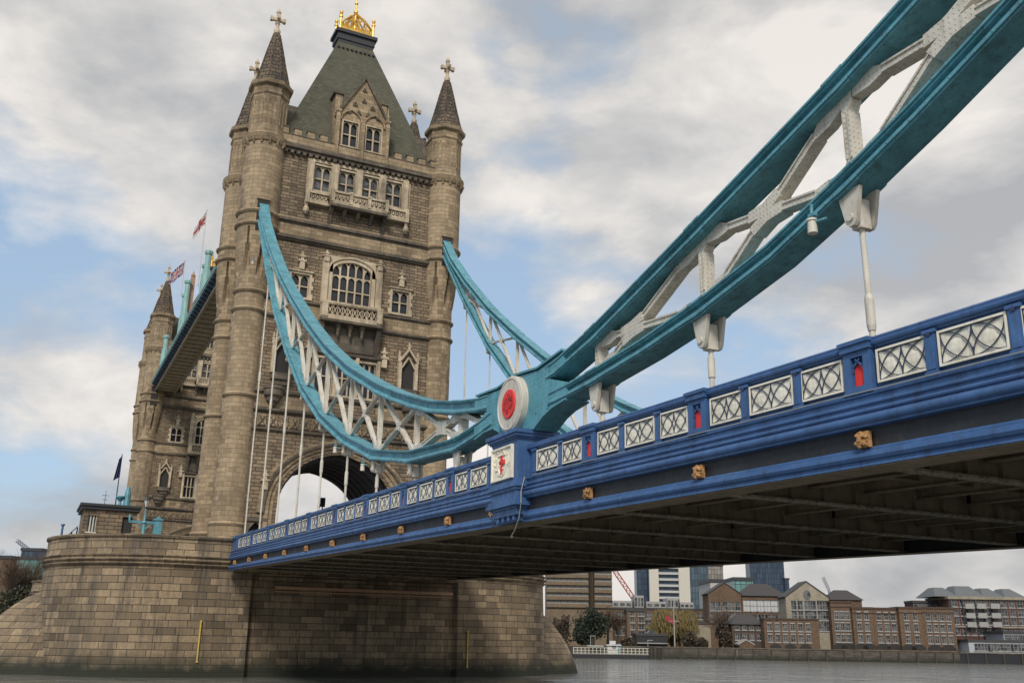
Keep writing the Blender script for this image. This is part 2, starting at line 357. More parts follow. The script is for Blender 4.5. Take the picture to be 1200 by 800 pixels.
def make_pier():
    t = thing('bridge_pier', (XP, 0, WZ), 'round-ended granite river pier under the nearer tower, beside the blue deck', 'bridge pier', 'river piers')
    HX, YS = 9.9, 13.5
    prof = [(0.35, -2), (0.2, 2), (0.0, 9.15), (0.10, 9.2), (0.26, 9.34), (0.10, 9.48), (0.14, 9.5), (0.34, 9.66), (0.14, 9.82), (0.10, 9.84), (0.28, 10.0), (0.05, 10.15), (0.0, 10.25), (0.0, 11.42), (0.16, 11.45), (0.16, 11.65), (-0.5, 11.65), (-0.5, 10.9), (-1.0, 10.9)]
    mb = MB()
    prof = prof[:2] + [(0.0, 8.80), (0.0, 8.84)] + prof[2:]
    def nst(d, z):
        nd = 0.6 if z < 8.82 else (0.0 if z < 9.1 else 0.0)
        return stadium(HX + d, YS, 24) + [(HX + d, -7.9), (HX + d - nd, -7.6), (HX + d - nd, 10.4), (HX + d, 10.7)]
    loft(mb, [[(XP + x, y, z) for x, y in nst(d, z)] for d, z in prof])
    mb.build('pier_body', M['pier'], t, 30)
    for sgn in (-1, 1):
        mb = MB(); rings = []
        n = 28
        for k in range(15):
            s = k / 14
            # dome-like profile: upright at the water, leaning in above
            e = max(0.0, 1 - s ** 1.9) ** 0.75
            z = -1.5 + 8.9 * s
            hx = 7.9 * (1 - 0.30 * s) + 0.5 * e; ln = HX + 5.9 * e - 0.3 * (1 - e)
            ring = []
            for i in range(n + 1):
                a = pi * i / n; c, sn = cos(a), sin(a)
                # pointed plan
                px = hx * c; py = ln * (1 - abs(c) ** 1.5) ** (0.78)
                ring.append((XP + px, sgn * (YS - 0.05 + py), z))
            ring += [(XP - hx, sgn * (YS - 4), z), (XP + hx, sgn * (YS - 4), z)]
            rings.append(ring)
        loft(mb, rings); mb.build('cutwater', M['pier'], t, 30)
    mb = MB(); mb.box(-3.8, -3.3, -5.8, 10.35, 7.72, 7.98); mb.box(-3.8, -3.4, -5.8, 10.35, 7.50, 7.60)
    mb.build('rusty_ledge', plain('rusty_ledge_stone', (0.42, 0.26, 0.16), 0.8), t)
    wt_ = plain('dark_patch_brown', (0.05, 0.043, 0.033), 0.9)
    mb = MB(); mb.add([(-3.597, -7.6, -1), (-3.597, 10.4, -1), (-3.597, 10.4, 8.8), (-3.597, -7.6, 8.8)], [(0, 1, 2, 3)]); mb.build('recess_wall', M['wetshadepier'], t, 0)  # sheet over the recess face carrying stains and painted shade
    mb = MB(); mb.box(-3.8, -3.56, -7.0, -5.9, 4.6, 6.9); mb.build('dark_patch', wt_, t)  # dark slab marking a dark patch on the recess face
    for y, z0, z1 in ((-11.66, 1.98, 4.97), (11.67, 1.66, 4.58)):
        g = MB(); g.box(-2.86, -2.66, y - 0.045, y + 0.045, z0, z1); g.box(-2.9, -2.64, y - 0.08, y + 0.08, z1, z1 + 0.1); g.box(-2.9, -2.64, y - 0.08, y + 0.08, z0 - 0.1, z0)
        g.build('tide_gauge', M['yellow'], t)
    return t
pier = make_pier()

# ------------------------------------------------------------------ the tower
TW, TS = 5.9, 8.9                                # wall planes: front/back and sides, from the centre
def fronts(k):
    if k == 0: return lambda u, d, z: (XP + TW + d, u, z)
    if k == 1: return lambda u, d, z: (XP - TW - d, -u, z)
    if k == 2: return lambda u, d, z: (XP + u, -TS - d, z)
    return lambda u, d, z: (XP - u, TS + d, z)

def arch_pts(hw, z0, rise, n=16, point=0.12):
    # four-centred arch from (-hw, z0) over (0, z0+rise) to (hw, z0)
    out = []
    for i in range(n + 1):
        a = pi - pi * i / n; c = cos(a); s = sin(a)
        out.append((hw * c, z0 + rise * ((1 - point) * s ** 0.78 + point * (1 - abs(c)))))
    return out
def wall_holes(mb, u0, u1, z0, z1, holes, depth=0.45):
    us = sorted({u0, u1} | {h[0] for h in holes} | {h[1] for h in holes}); zs = sorted({z0, z1} | {h[2] for h in holes} | {h[3] for h in holes})
    us = [u for u in us if u0 <= u <= u1]; zs = [z for z in zs if z0 <= z <= z1]
    for a, b in zip(us, us[1:]):
        for c, d in zip(zs, zs[1:]):
            m, n = (a + b) / 2, (c + d) / 2
            if any(h[0] < m < h[1] and h[2] < n < h[3] for h in holes): continue
            mb.add([(a, 0, c), (b, 0, c), (b, 0, d), (a, 0, d)], [(0, 1, 2, 3)])
    for a, b, c, d in holes:
        if (a, b, c, d) == ARCH: continue
        mb.add([(a, 0, c), (a, -depth, c), (a, -depth, d), (a, 0, d)], [(0, 1, 2, 3)])
        mb.add([(b, 0, c), (b, -depth, c), (b, -depth, d), (b, 0, d)], [(0, 1, 2, 3)])
        mb.add([(a, 0, d), (b, 0, d), (b, -depth, d), (a, -depth, d)], [(0, 1, 2, 3)])
        mb.add([(a, 0, c), (b, 0, c), (b, -depth, c), (a, -depth, c)], [(0, 1, 2, 3)])
def light_head(mb, a, b, zt, zs, d0, d1, n=8):
    # stone spandrels above one pointed light between a and b; arch springs at zs, top at zt
    m = (a + b) / 2; hw = (b - a) / 2
    pts = [(m + x, z) for x, z in arch_pts(hw, zs, (zt - zs) * 0.92, n, 0.45)]
    for (p, q) in zip(pts, pts[1:]):
        for d in (d0, d1): mb.add([(p[0], d, p[1]), (q[0], d, q[1]), (q[0], d, zt), (p[0], d, zt)], [(0, 1, 2, 3)])
        mb.add([(p[0], d0, p[1]), (q[0], d0, q[1]), (q[0], d1, q[1]), (p[0], d1, p[1])], [(0, 1, 2, 3)])
def window(parent, T, u, z0, w, h, lights=2, rows=2, frame=0.35, quoins=False, arch=False, heads=True, glass='glass', hood=True):
    a, b, c, d = u - w / 2, u + w / 2, z0, z0 + h
    mb = MB(T)
    D0, D1 = -0.30, -0.12
    f0, f1 = -0.30, 0.10
    mb.box(a - frame, a, f0, f1, c - 0.05, d + frame * (0 if arch else 1)); mb.box(b, b + frame, f0, f1, c - 0.05, d + frame * (0 if arch else 1))
    mb.box(a - frame - 0.1, b + frame + 0.1, f0, f1 + 0.14, c - 0.26, c - 0.05)
    if quoins:
        z = c; k = 0
        while z < d:
            if k % 2 == 0:
                mb.box(a - frame - 0.17, a - frame, -0.1, 0.085, z, z + 0.42); mb.box(b + frame, b + frame + 0.17, -0.1, 0.085, z, z + 0.42)
            z += 0.42; k += 1
    if arch:
        rise = w * 0.33; zs = d - rise
        pts = arch_pts(w / 2, zs, rise, 18, 0.1); out = arch_pts(w / 2 + frame, zs, rise + frame, 18, 0.1)
        for i in range(18):
            p, q, r, s = pts[i], pts[i + 1], out[i + 1], out[i]
            mb.add([(u + p[0], f1, p[1]), (u + q[0], f1, q[1]), (u + r[0], f1, r[1]), (u + s[0], f1, s[1]), (u + p[0], f0, p[1]), (u + q[0], f0, q[1]), (u + r[0], f0 + .3, r[1]), (u + s[0], f0 + .3, s[1])], [(0, 1, 2, 3), (0, 1, 5, 4), (3, 2, 6, 7)])
            mb.add([(u + s[0], 0.02, s[1]), (u + r[0], 0.02, r[1]), (u + r[0], 0.02, d + frame + 0.05), (u + s[0], 0.02, d + frame + .05)], [(0, 1, 2, 3)])
            # hood mould
            o2 = arch_pts(w / 2 + frame + 0.16, zs, rise + frame + 0.16, 18, 0.1)
            if hood: mb.add([(u + s[0], 0.22, s[1]), (u + r[0], 0.22, r[1]), (u + o2[i + 1][0], 0.22, o2[i + 1][1]), (u + o2[i][0], 0.22, o2[i][1]), (u + s[0], 0.0, s[1]), (u + r[0], 0.0, r[1]), (u + o2[i + 1][0], 0, o2[i + 1][1]), (u + o2[i][0], 0, o2[i][1])], [(0, 1, 2, 3), (0, 1, 5, 4), (3, 2, 6, 7)])
    else:
        mb.box(a, b, f0, f1, d, d + frame)
        if hood: mb.box(a - frame - .12, b + frame + .12, 0, 0.24, d + frame, d + frame + 0.12)
    lw = w / lights; mw = 0.075
    for i in range(1, lights): mb.box(a + i * lw - mw, a + i * lw + mw, D0, D1, c, d - (0.02 if not arch else 0.25))
    mb.box(a, a + mw, D0, D1, c, d); mb.box(b - mw, b, D0, D1, c, d)
    zs = [c + h * (k / rows) for k in range(1, rows)]
    for z in zs: mb.box(a, b, D0 + 0.02, D1 - 0.02, z - 0.06, z + 0.06)
    if heads:
        for i in range(lights):
            x0, x1 = a + i * lw + mw, a + (i + 1) * lw - mw
            if arch:
                xm = abs((x0 + x1) / 2 - u) / (w / 2); zt = (d - w * 0.33) + w * 0.33 * sqrt(max(0.05, 1 - xm ** 2))
                light_head(mb, x0, x1, zt + 0.1, zt - lw * 0.75, D0 + 0.01, D1)
                light_head(mb, x0, x1, zs[-1] + 0.02, zs[-1] - lw * 0.5, D0 + 0.01, D1 - .03) if zs else None
            else: light_head(mb, x0, x1, d, d - lw * 0.62, D0 + 0.01, D1)
    o = mb.build('window', M['trim'], parent, 25)
    g = MB(T); g.box(a - 0.02, b + 0.02, -0.42, -0.36, c - 0.02, d + 0.02)
    g.build('glazing', M[glass], o, 0)
    return o
def finial(mb0, u, d, z0, h=1.3, w=0.22):
    mb = MB(mb0.T)
    mb.box(u - w, u + w, d - w * .7, d + w, z0, z0 + h * 0.45)
    mb.box(u - w * 1.6, u + w * 1.6, d - w * .5, d + w * 1.2, z0 + h * 0.42, z0 + h * 0.52)
    mb.box(u - w * .55, u + w * .55, d - w * .4, d + w * .6, z0 + h * 0.52, z0 + h * 0.85)
    mb.box(u - w * 1.1, u + w * 1.1, d - w * .4, d + w * .8, z0 + h * 0.68, z0 + h * 0.76)
    mb.box(u - w * .3, u + w * .3, d - w * .3, d + w * .4, z0 + h * 0.85, z0 + h)
    mb.build('pinnacle', M['trim'], CUR[0], 25)
CUR = [None]
def balustrade(mb, u0, u1, d, z0, z1, step=0.42):
    # pierced tracery: rail, sill and crossing bars
    mb.box(u0, u1, d - 0.22, d + 0.02, z0, z0 + 0.2); mb.box(u0 - 0.06, u1 + 0.06, d - 0.28, d + 0.08, z1 - 0.2, z1)
    n = max(1, round((u1 - u0) / step)); s = (u1 - u0) / n
    for i in range(n):
        a = u0 + i * s; za, zb = z0 + 0.18, z1 - 0.18
        for p, q in (((a, za), (a + s, zb)), ((a, zb), (a + s, za))):
            mb.tube((p[0], d - 0.1, p[1]), (q[0], d - 0.1, q[1]), 0.055, n=4)
        mb.tube((a + s / 2, d - 0.1, (za + zb) / 2 - 0.14), (a + s / 2, d - 0.1, (za + zb) / 2 + 0.14), 0.1, n=4)
        mb.box(a - 0.03, a + 0.03, d - 0.16, d - 0.03, za, zb)
ARCH = (-5.5, 5.5, 9.0, 21.0)

def moulding(mb, u0, u1, z, h=0.4, d=0.28):
    mb.box(u0, u1, -0.1, d * 0.55, z, z + h * 0.35); mb.box(u0, u1, -0.1, d, z + h * 0.35, z + h * 0.75); mb.box(u0, u1, -0.1, d * 0.7, z + h * 0.75, z + h)

def make_tower():
    t = thing('bridge_tower', (XP, 0, 11), 'nearer grey stone gothic tower with four spired turrets and gilded roof crest', 'tower', 'the two bridge towers')
    # ---- main walls with openings
    CUR[0] = t
    walls = [MB(fronts(k)) for k in range(4)]; ashs = [MB(fronts(k)) for k in range(4)]; trims = [MB(fronts(k)) for k in range(4)]; sootys = [MB(fronts(k)) for k in range(4)]
    for k in range(4):
        T = fronts(k); hw = 8.6 if k < 2 else 4.6
        wall, ash, trim, sooty = walls[k], ashs[k], trims[k], sootys[k]
        if k < 2:
            holes = [ARCH]
            holes += [(c - .85, c + .85, 46.4, 49.1) for c in (-3.75, -1.25, 1.25, 3.75)]
            holes += [(-2.0, 2.0, 34.9, 39.4)] + [(c - .88, c + .88, 35.0, 37.3) for c in (-5.1, 5.1)]
            holes += [(c - .85, c + .85, 25.9, 29.3) for c in (-2.1, 0, 2.1)]
            holes += [(c - .6, c + .6, 10.4, 13.6) for c in (-7.2, 7.2)]
        else:
            holes = [(-0.85, 0.85, z, z + h) for z, h in ((46.4, 2.7), (35.0, 3.4), (26.0, 3.2), (17.0, 3.0))]
        wall_holes(wall, -hw, hw, 9.0, 50.2, holes)
        # plain ashlar band
        ash.add([(-hw, 0.10, 40.7), (hw, 0.10, 40.7), (hw, 0.10, 43.1), (-hw, 0.10, 43.1)], [(0, 1, 2, 3)])
        ash.box(-hw, hw, -0.1, 0.06, 33.0, 34.3)
        ash.box(-hw, hw, -0.1, 0.06, 23.9, 25.2) if k >= 2 else [ash.box(a, b, -0.1, 0.06, 23.9, 25.2) for a, b in ((-hw, -3.2), (3.2, hw))]
        for z, h, d in ((40.55, 0.55, 0.36), (42.35, 0.5, 0.36), (34.3, 0.34, 0.26), (32.6, 0.34, 0.26), (25.2, 0.4, 0.3), (23.5, 0.4, 0.3), (50.0, 0.85, 0.55)):
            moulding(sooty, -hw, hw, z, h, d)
        for i in range(int(hw * 2 / 0.62)):
            u = -hw + 0.31 + i * 0.62; sooty.box(u - 0.16, u + 0.16, 0.05, 0.42, 49.72, 50.05)
        # crenellated parapet
        ash.box(-hw, hw, 0.02, 0.30, 50.85, 51.75); ash.box(-hw, hw, -0.35, -0.05, 50.85, 51.75)
        n = int(hw * 2 / 1.25)
        for i in range(n):
            u = -hw + (i + 0.5) * hw * 2 / n
            if k < 2 and abs(u) < 2.7: continue
            ash.box(u - 0.36, u + 0.36, -0.2, 0.30, 51.72, 52.42); sooty.box(u - 0.43, u + 0.43, -0.25, 0.36, 52.42, 52.56)
        for u0 in [-hw + j * 0.1 for j in range(0)]: pass
        sooty.box(-hw, hw, -0.2, 0.35, 51.70, 51.78) 
    # ---- arched passage: face pieces, vault, moulded orders
    vault = MB()
    for k in (0, 1):
        T = fronts(k); wall, trim, sooty = walls[k], trims[k], sootys[k]; vault.T = T; AM = MB(T)
        pts = arch_pts(5.5, 14.4, 5.8, 24, 0.10)
        for p, q in zip(pts, pts[1:]):
            wall.add([(p[0], 0, p[1]), (q[0], 0, q[1]), (q[0], 0, 21.0), (p[0], 0, 21.0)], [(0, 1, 2, 3)])
        full = [(-5.5, 9.0)] + pts + [(5.5, 9.0)]
        for j, (r0, r1, d) in enumerate(((0.0, 0.35, -0.25), (0.35, 0.75, 0.0), (0.75, 1.15, 0.16), (1.15, 1.4, 0.34), (1.4, 1.75, 0.14))):
            a = [(-5.5 - r0, 9.0)] + arch_pts(5.5 + r0, 14.4, 5.8 + r0 * 0.75, 24, .1) + [(5.5 + r0, 9.0)]
            b = [(-5.5 - r1, 9.0)] + arch_pts(5.5 + r1, 14.4, 5.8 + r1 * 0.75, 24, .1) + [(5.5 + r1, 9.0)]
            if r0 >= 1.15: a = a[1:-1]; b = b[1:-1]
            tgt = AM if j in (1, 2, 4) else sooty
            for i in range(len(a) - 1):
                tgt.add([(a[i][0], d + 0.05, a[i][1]), (a[i + 1][0], d + 0.05, a[i + 1][1]), (b[i + 1][0], d + 0.05, b[i + 1][1]), (b[i][0], d + 0.05, b[i][1]),
                         (a[i][0], d - 0.5, a[i][1]), (a[i + 1][0], d - 0.5, a[i + 1][1]), (b[i + 1][0], d - 0.5, b[i + 1][1]), (b[i][0], d - 0.5, b[i][1])],
                        [(0, 1, 2, 3), (0, 1, 5, 4), (3, 2, 6, 7)])
        AM.build('arch_moulding', M['ashlar'], t, 25)
    vault.T = fronts(0)
    L = 2 * TW
    for p, q in zip(full, full[1:]):
        vault.add([(p[0] , -0.2, p[1]), (q[0], -0.2, q[1]), (q[0], -L + 0.2, q[1]), (p[0], -L + 0.2, p[1])], [(0, 1, 2, 3)])
    for d in [1.2 + 1.5 * i for i in range(7)]:
        for p, q in zip(full, full[1:]):
            s = 0.955
            vault.add([(p[0], -d, p[1]), (q[0], -d, q[1]), (q[0], -d - 0.32, q[1]), (p[0], -d - 0.32, p[1]),
                       (p[0] * s, -d, 9 + (p[1] - 9) * 0.98), (q[0] * s, -d, 9 + (q[1] - 9) * 0.98), (q[0] * s, -d - 0.32, 9 + (q[1] - 9) * 0.98), (p[0] * s, -d - 0.32, 9 + (p[1] - 9) * 0.98)],
                      [(4, 5, 6, 7), (0, 1, 5, 4), (3, 2, 6, 7)])
    for k in range(4): walls[k].build('wall', M['rubble'], t, 0); ashs[k].build('ashlar_band', M['ashlar'], t, 0)
    vault.build('archway_vault', M['vault'], t, 20)
    # ---- carved stonework and balconies on each face
    for k in (0, 1):
        T = fronts(k); trim, sooty = trims[k], sootys[k]
        # pilasters of the top window row
        for u in (-5.0, -2.5, 0.0, 2.5, 5.0):
            w = 0.34 if abs(u) < 4.9 else 0.30
            trim.box(u - w, u + w, -0.1, 0.34, 45.9, 49.5)
            trim.box(u - w * .7, u + w * .7, -0.1, 0.5, 46.0, 48.6); trim.add([(u - w * .7, 0.5, 48.6), (u + w * .7, 0.5, 48.6), (u, 0.34, 49.4)], [(0, 1, 2)])
        trim.box(-5.35, 5.35, -0.1, 0.16, 49.4, 49.7)
        for u in (-5.25, 5.25):
            trim.box(u - 0.12, u + 0.3 if u > 0 else u + 0.12, -0.1, 0.12, 46.2, 49.3)
        # finials and niches
        for u in (-5.1, 5.1): finial(trim, u, 0.1, 37.75, 1.9, 0.24)
        for u in (-2.75, 2.75):
            pm = MB(T); pm.box(u - .3, u + .3, -0.1, 0.3, 34.9, 39.4); pm.build('pilaster', M['trim'], t, 25); finial(trim, u, 0.15, 39.0, 1.2, 0.26)
        for u in (-3.7, 3.7): finial(trim, u, 0.12, 29.1, 2.1, 0.26)
        for u in (-6.2, 6.2):
            nm = MB(T)
            for s in (-1, 1): nm.box(u + s * .85 - .16, u + s * .85 + .16, -0.1, 0.42, 27.2, 29.9); finial(trim, u + s * .95, 0.25, 29.9, 1.2, 0.12)
            trim.prism([(u - 1.05, 29.9), (u + 1.05, 29.9), (u, 31.2)], 1, 0.28, 0.48) if False else None
            for s in (-1, 1): nm.tube((u + s * 1.0, 0.36, 29.9), (u, 0.36, 31.3), 0.13, n=4); nm.tube((u + s * .7, 0.3, 29.3), (u, 0.3, 30.5), 0.1, n=4)
            nm.build('niche', M['trim'], t, 25)
            nm = MB(T); nm.box(u - .66, u + .66, .0, .06, 27.2, 29.9); nm.build('niche_back', M['void'], t, 0)
            finial(trim, u, 0.3, 31.2, 0.8, 0.14)
            sooty.box(u - 0.9, u + 0.9, 0, 0.6, 26.6, 27.2); sooty.box(u - .6, u + .6, 0, 0.4, 26.1, 26.6); sooty.box(u - .35, u + .35, 0, 0.25, 25.7, 26.1)
        # pilaster strips round the three lower windows
        for u in (-3.2, -1.05, 1.05, 3.2): pm = MB(T); pm.box(u - .16, u + .16, -0.1, 0.26, 25.6, 29.8); pm.build('pilaster', M['trim'], t, 25)
        for u in (-3.2, 3.2): sooty.box(u - .3, u + .3, 0, .4, 29.8, 30.2)
        sooty.box(-3.4, 3.4, -0.1, 0.3, 29.75, 30.0)
        # carved panel strip over the arch
        for i in range(16):
            u = -7.5 + i
            pm = MB(T); pm.box(u - 0.36, u + 0.36, -0.02, 0.10, 22.25, 23.2); pm.box(u - 0.42, u - .36, -0.02, 0.2, 22.2, 23.25); pm.build('carved_panel', M['ashlar'], t, 25); sooty.tube((u - .22, .16, 22.35), (u + .22, .16, 23.05), .05, n=4); sooty.tube((u - .22, .16, 23.05), (u + .22, .16, 22.35), .05, n=4)
        moulding(sooty, -8.4, 8.4, 21.75, 0.3, 0.26)
        # jamb shafts and shields beside the arch
        for s in (-1, 1):
            for j in range(0):
                trims[k].box(s * 6.95 - 0.2, s * 6.95 + 0.2, 0, 0.42 - .05 * (j % 2), 10.0 + j * 1.3, 10.0 + j * 1.3 + 0.9)
            finial(trim, s * 6.75, 0.2, 16.4, 1.8, 0.24)
    for k in (2, 3):
        T = fronts(k); trim, sooty = trims[k], sootys[k]
        for z in (49.6, 38.9, 29.7, 20.5): finial(trim, 0, 0.1, z, 1.3, 0.22)
        for u in (-1.5, 1.5):
            trim.box(u - .2, u + .2, -.1, .34, 45.6, 49.4); trim.box(u - .18, u + .18, -.1, .3, 34.7, 38.6); trim.box(u - .18, u + .18, -.1, .3, 25.6, 29.4)
            for z in (47.0, 36.5, 27.5, 18.8, 21.0, 14.5): sooty.box(u - .3, u + .3, 0, .5, z, z + .25)
            trim.box(u * 1.7 - .12, u * 1.7 + .12, -.1, .3, 11, 23.4)
            for z in range(12, 23, 2): trim.box(u * 1.7 - .2, u * 1.7 + .2, 0, .5, z, z + .7)
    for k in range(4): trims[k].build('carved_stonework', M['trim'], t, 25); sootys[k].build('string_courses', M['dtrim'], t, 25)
    # ---- balconies
    for k in (0, 1):
        T = fronts(k)
        b = MB(T)
        b.box(-2.9, 2.9, 0, 1.1, 44.85, 45.15); balustrade(b, -2.75, 2.75, 1.08, 45.15, 46.3)
        for u in (-2.8, -0.95, .95, 2.8): b.box(u - .17, u + .17, 0.8, 1.16, 45.1, 46.45)
        for s in (-1, 1): b.box(s * 2.8 - .1, s * 2.8 + .1, 0, 1.0, 45.1, 46.3)
        b.build('balcony', M['trim'], t, 25)
        b = MB(T)
        for u in (-2.75, -1.4, 0, 1.4, 2.75):
            b.prism([(0, 44.85), (0.95, 44.85), (0.7, 44.3), (0.35, 44.0), (0.12, 43.0 if abs(u) > 2 else 43.7), (0, 43.0 if abs(u) > 2 else 43.7)], 0, u - .17, u + .17)
        b.box(-2.9, 2.9, 0, 1.2, 44.62, 44.9)
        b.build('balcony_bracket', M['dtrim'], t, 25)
        for s in (-1, 1):
            b = MB(T); a0, a1 = sorted((s * 3.0, s * 5.35))
            b.box(a0, a1, 0, 0.5, 44.75, 45.0); balustrade(b, a0 + .1, a1 - .1, 0.48, 45.0, 46.0); b.box(s * 5.2 - .18, s * 5.2 + .18, 0.2, 0.62, 44.7, 46.15)
            b.lathe([(0.05, 43.5), (0.28, 43.8), (0.3, 44.1), (0.15, 44.4), (0.22, 44.75)], s * 5.2, 0.3, 8)
            b.build('side_balcony', M['trim'], t, 25)
        b = MB(T)
        b.box(-3.0, 3.0, 0, 1.0, 32.95, 33.3); balustrade(b, -2.45, 2.45, 0.98, 33.3, 34.65, 0.5)
        for s in (-1, 1): b.box(s * 2.75 - .3, s * 2.75 + .3, 0.3, 1.1, 33.2, 34.75)
        b.box(-3.1, 3.1, 0, 1.12, 34.55, 34.78)
        b.build('balcony', M['trim'], t, 25)
        b = MB(T); b.box(-3.1, 3.1, 0, 1.15, 32.75, 33.0)
        for u in (-2.85, 2.85): b.prism([(0, 32.75), (0.9, 32.75), (0.75, 32.0), (0.4, 31.2), (0.2, 29.9), (0, 29.9)], 0, u - .22, u + .22)
        for u in (-1.2, 0, 1.2): b.lathe([(0.03, 31.4), (0.15, 31.7), (0.12, 32.0), (0.26, 32.4), (0.3, 32.75)], u, 0.5, 8)
        b.box(-2.6, 2.6, 0.0, 0.12, 30.2, 32.75)
        b.build('balcony_bracket', M['dtrim'], t, 25)
        for s in (-1, 1):
            b = MB(T); b.lathe([(0.1, 23.9), (0.3, 24.1), (0.38, 24.3), (0.6, 24.5), (0.68, 24.8), (0.88, 25.0), (0.9, 25.5), (1.0, 25.6), (1.0, 25.85)], s * 6.7, 0.15, 12)
            b.build('oriel_corbel', M['dtrim'], t, 25)
    for k in (2, 3):
        T = fronts(k)
        for z in (44.9, 33.2, 24.6):
            b = MB(T); b.box(-1.7, 1.7, 0, 1.0, z, z + .25); balustrade(b, -1.6, 1.6, 0.98, z + .25, z + 1.3)
            for s in (-1, 1): b.prism([(0, z), (0.9, z), (0.5, z - .9), (0.1, z - 1.9), (0, z - 1.9)], 0, s * 1.4 - .2, s * 1.4 + .2)
            b.box(-1.6, -1.3, .7, 1.05, z, z + 1.5); b.box(1.3, 1.6, .7, 1.05, z, z + 1.5)
            b.build('side_balcony', M['trim'], t, 25)
    # ---- windows
    for k in (0, 1):
        T = fronts(k)
        for c in (-3.75, -1.25, 1.25, 3.75): window(t, T, c, 46.4, 1.7, 2.7, 2, 2, 0.18, glass='glassb', hood=False)
        window(t, T, 0, 34.9, 4.0, 4.5, 5, 3, 0.38, arch=True)
        for c in (-5.1, 5.1): window(t, T, c, 35.0, 1.75, 2.3, 2, 2, 0.24, quoins=True)
        for c in (-2.1, 0, 2.1): window(t, T, c, 25.9, 1.7, 3.4, 3, 2, 0.2, hood=False)
        for c in (-7.2, 7.2):
            mb = MB(T)
            light_head(mb, c - .6, c + .6, 13.6, 12.6, -0.2, 0.08)
            mb.box(c - .85, c - .6, -0.2, 0.12, 10, 13.6); mb.box(c + .6, c + .85, -0.2, 0.12, 10, 13.6); mb.box(c - .95, c + .95, -0.1, 0.22, 13.6, 13.9)
            o = mb.build('doorway', M['dtrim'], t, 25); g = MB(T); g.box(c - .62, c + .62, -.5, -.42, 9, 13.62); g.build('door_leaf', M['void'], o, 0)
    for k in (2, 3):
        T = fronts(k)
        for z, h in ((46.4, 2.7), (35.0, 3.4), (26.0, 3.2), (17.0, 3.0)): window(t, T, 0, z, 1.7, h, 2, 2, 0.28, quoins=True)
    # ---- turrets
    for sx in (1, -1):
        for sy in (-1, 1):
            cx_, cy_ = XP + sx * 5.16, sy * 9.5
            def ring(z, r, e=0.2, h=0.42): return [(r, z), (r + e * .5, z + .02), (r + e, z + h * .4), (r + e, z + h * .6), (r + e * .4, z + h * .95), (r, z + h)]
            RL, RU = 1.42, 1.90
            def rf(r, z, i):
                if 36.3 < z < 40.95:
                    th = 360 / 96 * i; dth = abs((th - 11.25 + 22.5) % 45 - 22.5)
                    w = 15 * (1 - (z - 36.6) / 4.1)
                    return RL - .10 if dth < w * .62 else r
                return r
            prof = [(1.75, 9.0), (1.75, 10.6), (1.6, 10.8), (1.6, 13.0)] + ring(13.0, 1.48) + ring(24.6, RL) + ring(32.75, RL, .22) + ring(34.55, RL, .22) + \
                   [(RL, 36.2), (RL + .08, 36.5), (1.60, 37.2), (1.70, 37.9), (1.76, 38.6), (1.81, 39.3), (1.85, 40.0), (1.88, 40.5), (RU, 40.96)] + ring(41.1, RU, .24) + ring(42.4, RU, .24) + \
                   [(RU, 50.0), (RU + .12, 50.05), (RU + .3, 50.4), (RU + .34, 50.75), (RU + .1, 50.95), (RU - .1, 51.1)]
            a = MB(); a.lathe(prof, cx_, cy_, 96, 0.0, rf)
            tu = a.build('turret', M['ashlar'], t, 35)
            # cornice blocks, panelled drum
            a = MB()
            for i in range(16):
                q = 2 * pi * i / 16; a.tube((cx_ + (RU + .05) * cos(q), cy_ + (RU + .05) * sin(q), 49.75), (cx_ + (RU + .3) * cos(q), cy_ + (RU + .3) * sin(q), 50.3), .12, .16, 4)
            D = 1.92
            a.lathe([(D, 51.0), (D, 51.5), (D - .08, 51.6), (D - .08, 55.2), (D + .05, 55.35), (D + .05, 55.6), (D - .05, 55.7), (D, 56.2), (D + .3, 56.35), (D + .34, 56.7), (D + .15, 56.85)], cx_, cy_, 8, pi / 8)
            for i in range(8):
                q = pi / 8 + pi / 8 + 2 * pi * i / 8 + 0; qq = 2 * pi * i / 8
                n = Vector((cos(qq), sin(qq), 0)); s_ = Vector((-sin(qq), cos(qq), 0)); c0 = Vector((cx_, cy_, 0)) + n * ((D - .08) * cos(pi / 8))
                hw_ = 0.52
                for u0 in (-hw_, 0, hw_):
                    p = c0 + s_ * u0; a.tube((p.x, p.y, 52.0), (p.x, p.y, 54.6), .06, n=4)
                for u0 in (-hw_ / 2, hw_ / 2):
                    for s2 in (-1, 1):
                        p = c0 + s_ * (u0 + s2 * hw_ / 2); m = c0 + s_ * u0
                        a.tube((p.x, p.y, 54.3), (m.x, m.y, 54.95), .05, n=4)
            dr = a.build('turret_drum', M['ashlar'], tu, 25)
            a = MB(); a.lathe([(2.05, 56.8), (1.72, 57.3), (1.25, 59.2), (0.78, 61.3), (0.34, 63.1), (0.30, 63.3)], cx_, cy_, 8, pi / 8)
            for i in range(8):
                q = pi / 8 + 2 * pi * i / 8
                prev = None
                for r, z in ((1.75, 57.3), (1.27, 59.2), (0.8, 61.3), (0.36, 63.1)):
                    p = (cx_ + r * cos(q), cy_ + r * sin(q), z)
                    if prev: a.tube(prev, p, .07, n=4)
                    prev = p
            for i in range(24):
                q = 2 * pi * i / 24; a.tube((cx_ + 1.95 * cos(q), cy_ + 1.95 * sin(q), 56.8), (cx_ + 1.75 * cos(q), cy_ + 1.75 * sin(q), 57.2), .10, .05, 4)
            a.build('spire', M['spire'], tu, 20)
            a = MB(); a.lathe([(.30, 63.2), (.36, 63.4), (.36, 63.6), (.2, 63.75), (.18, 64.3), (.26, 64.4)], cx_, cy_, 8)
            a.box(cx_ - .16, cx_ + .16, cy_ - .16, cy_ + .16, 64.2, 65.7)
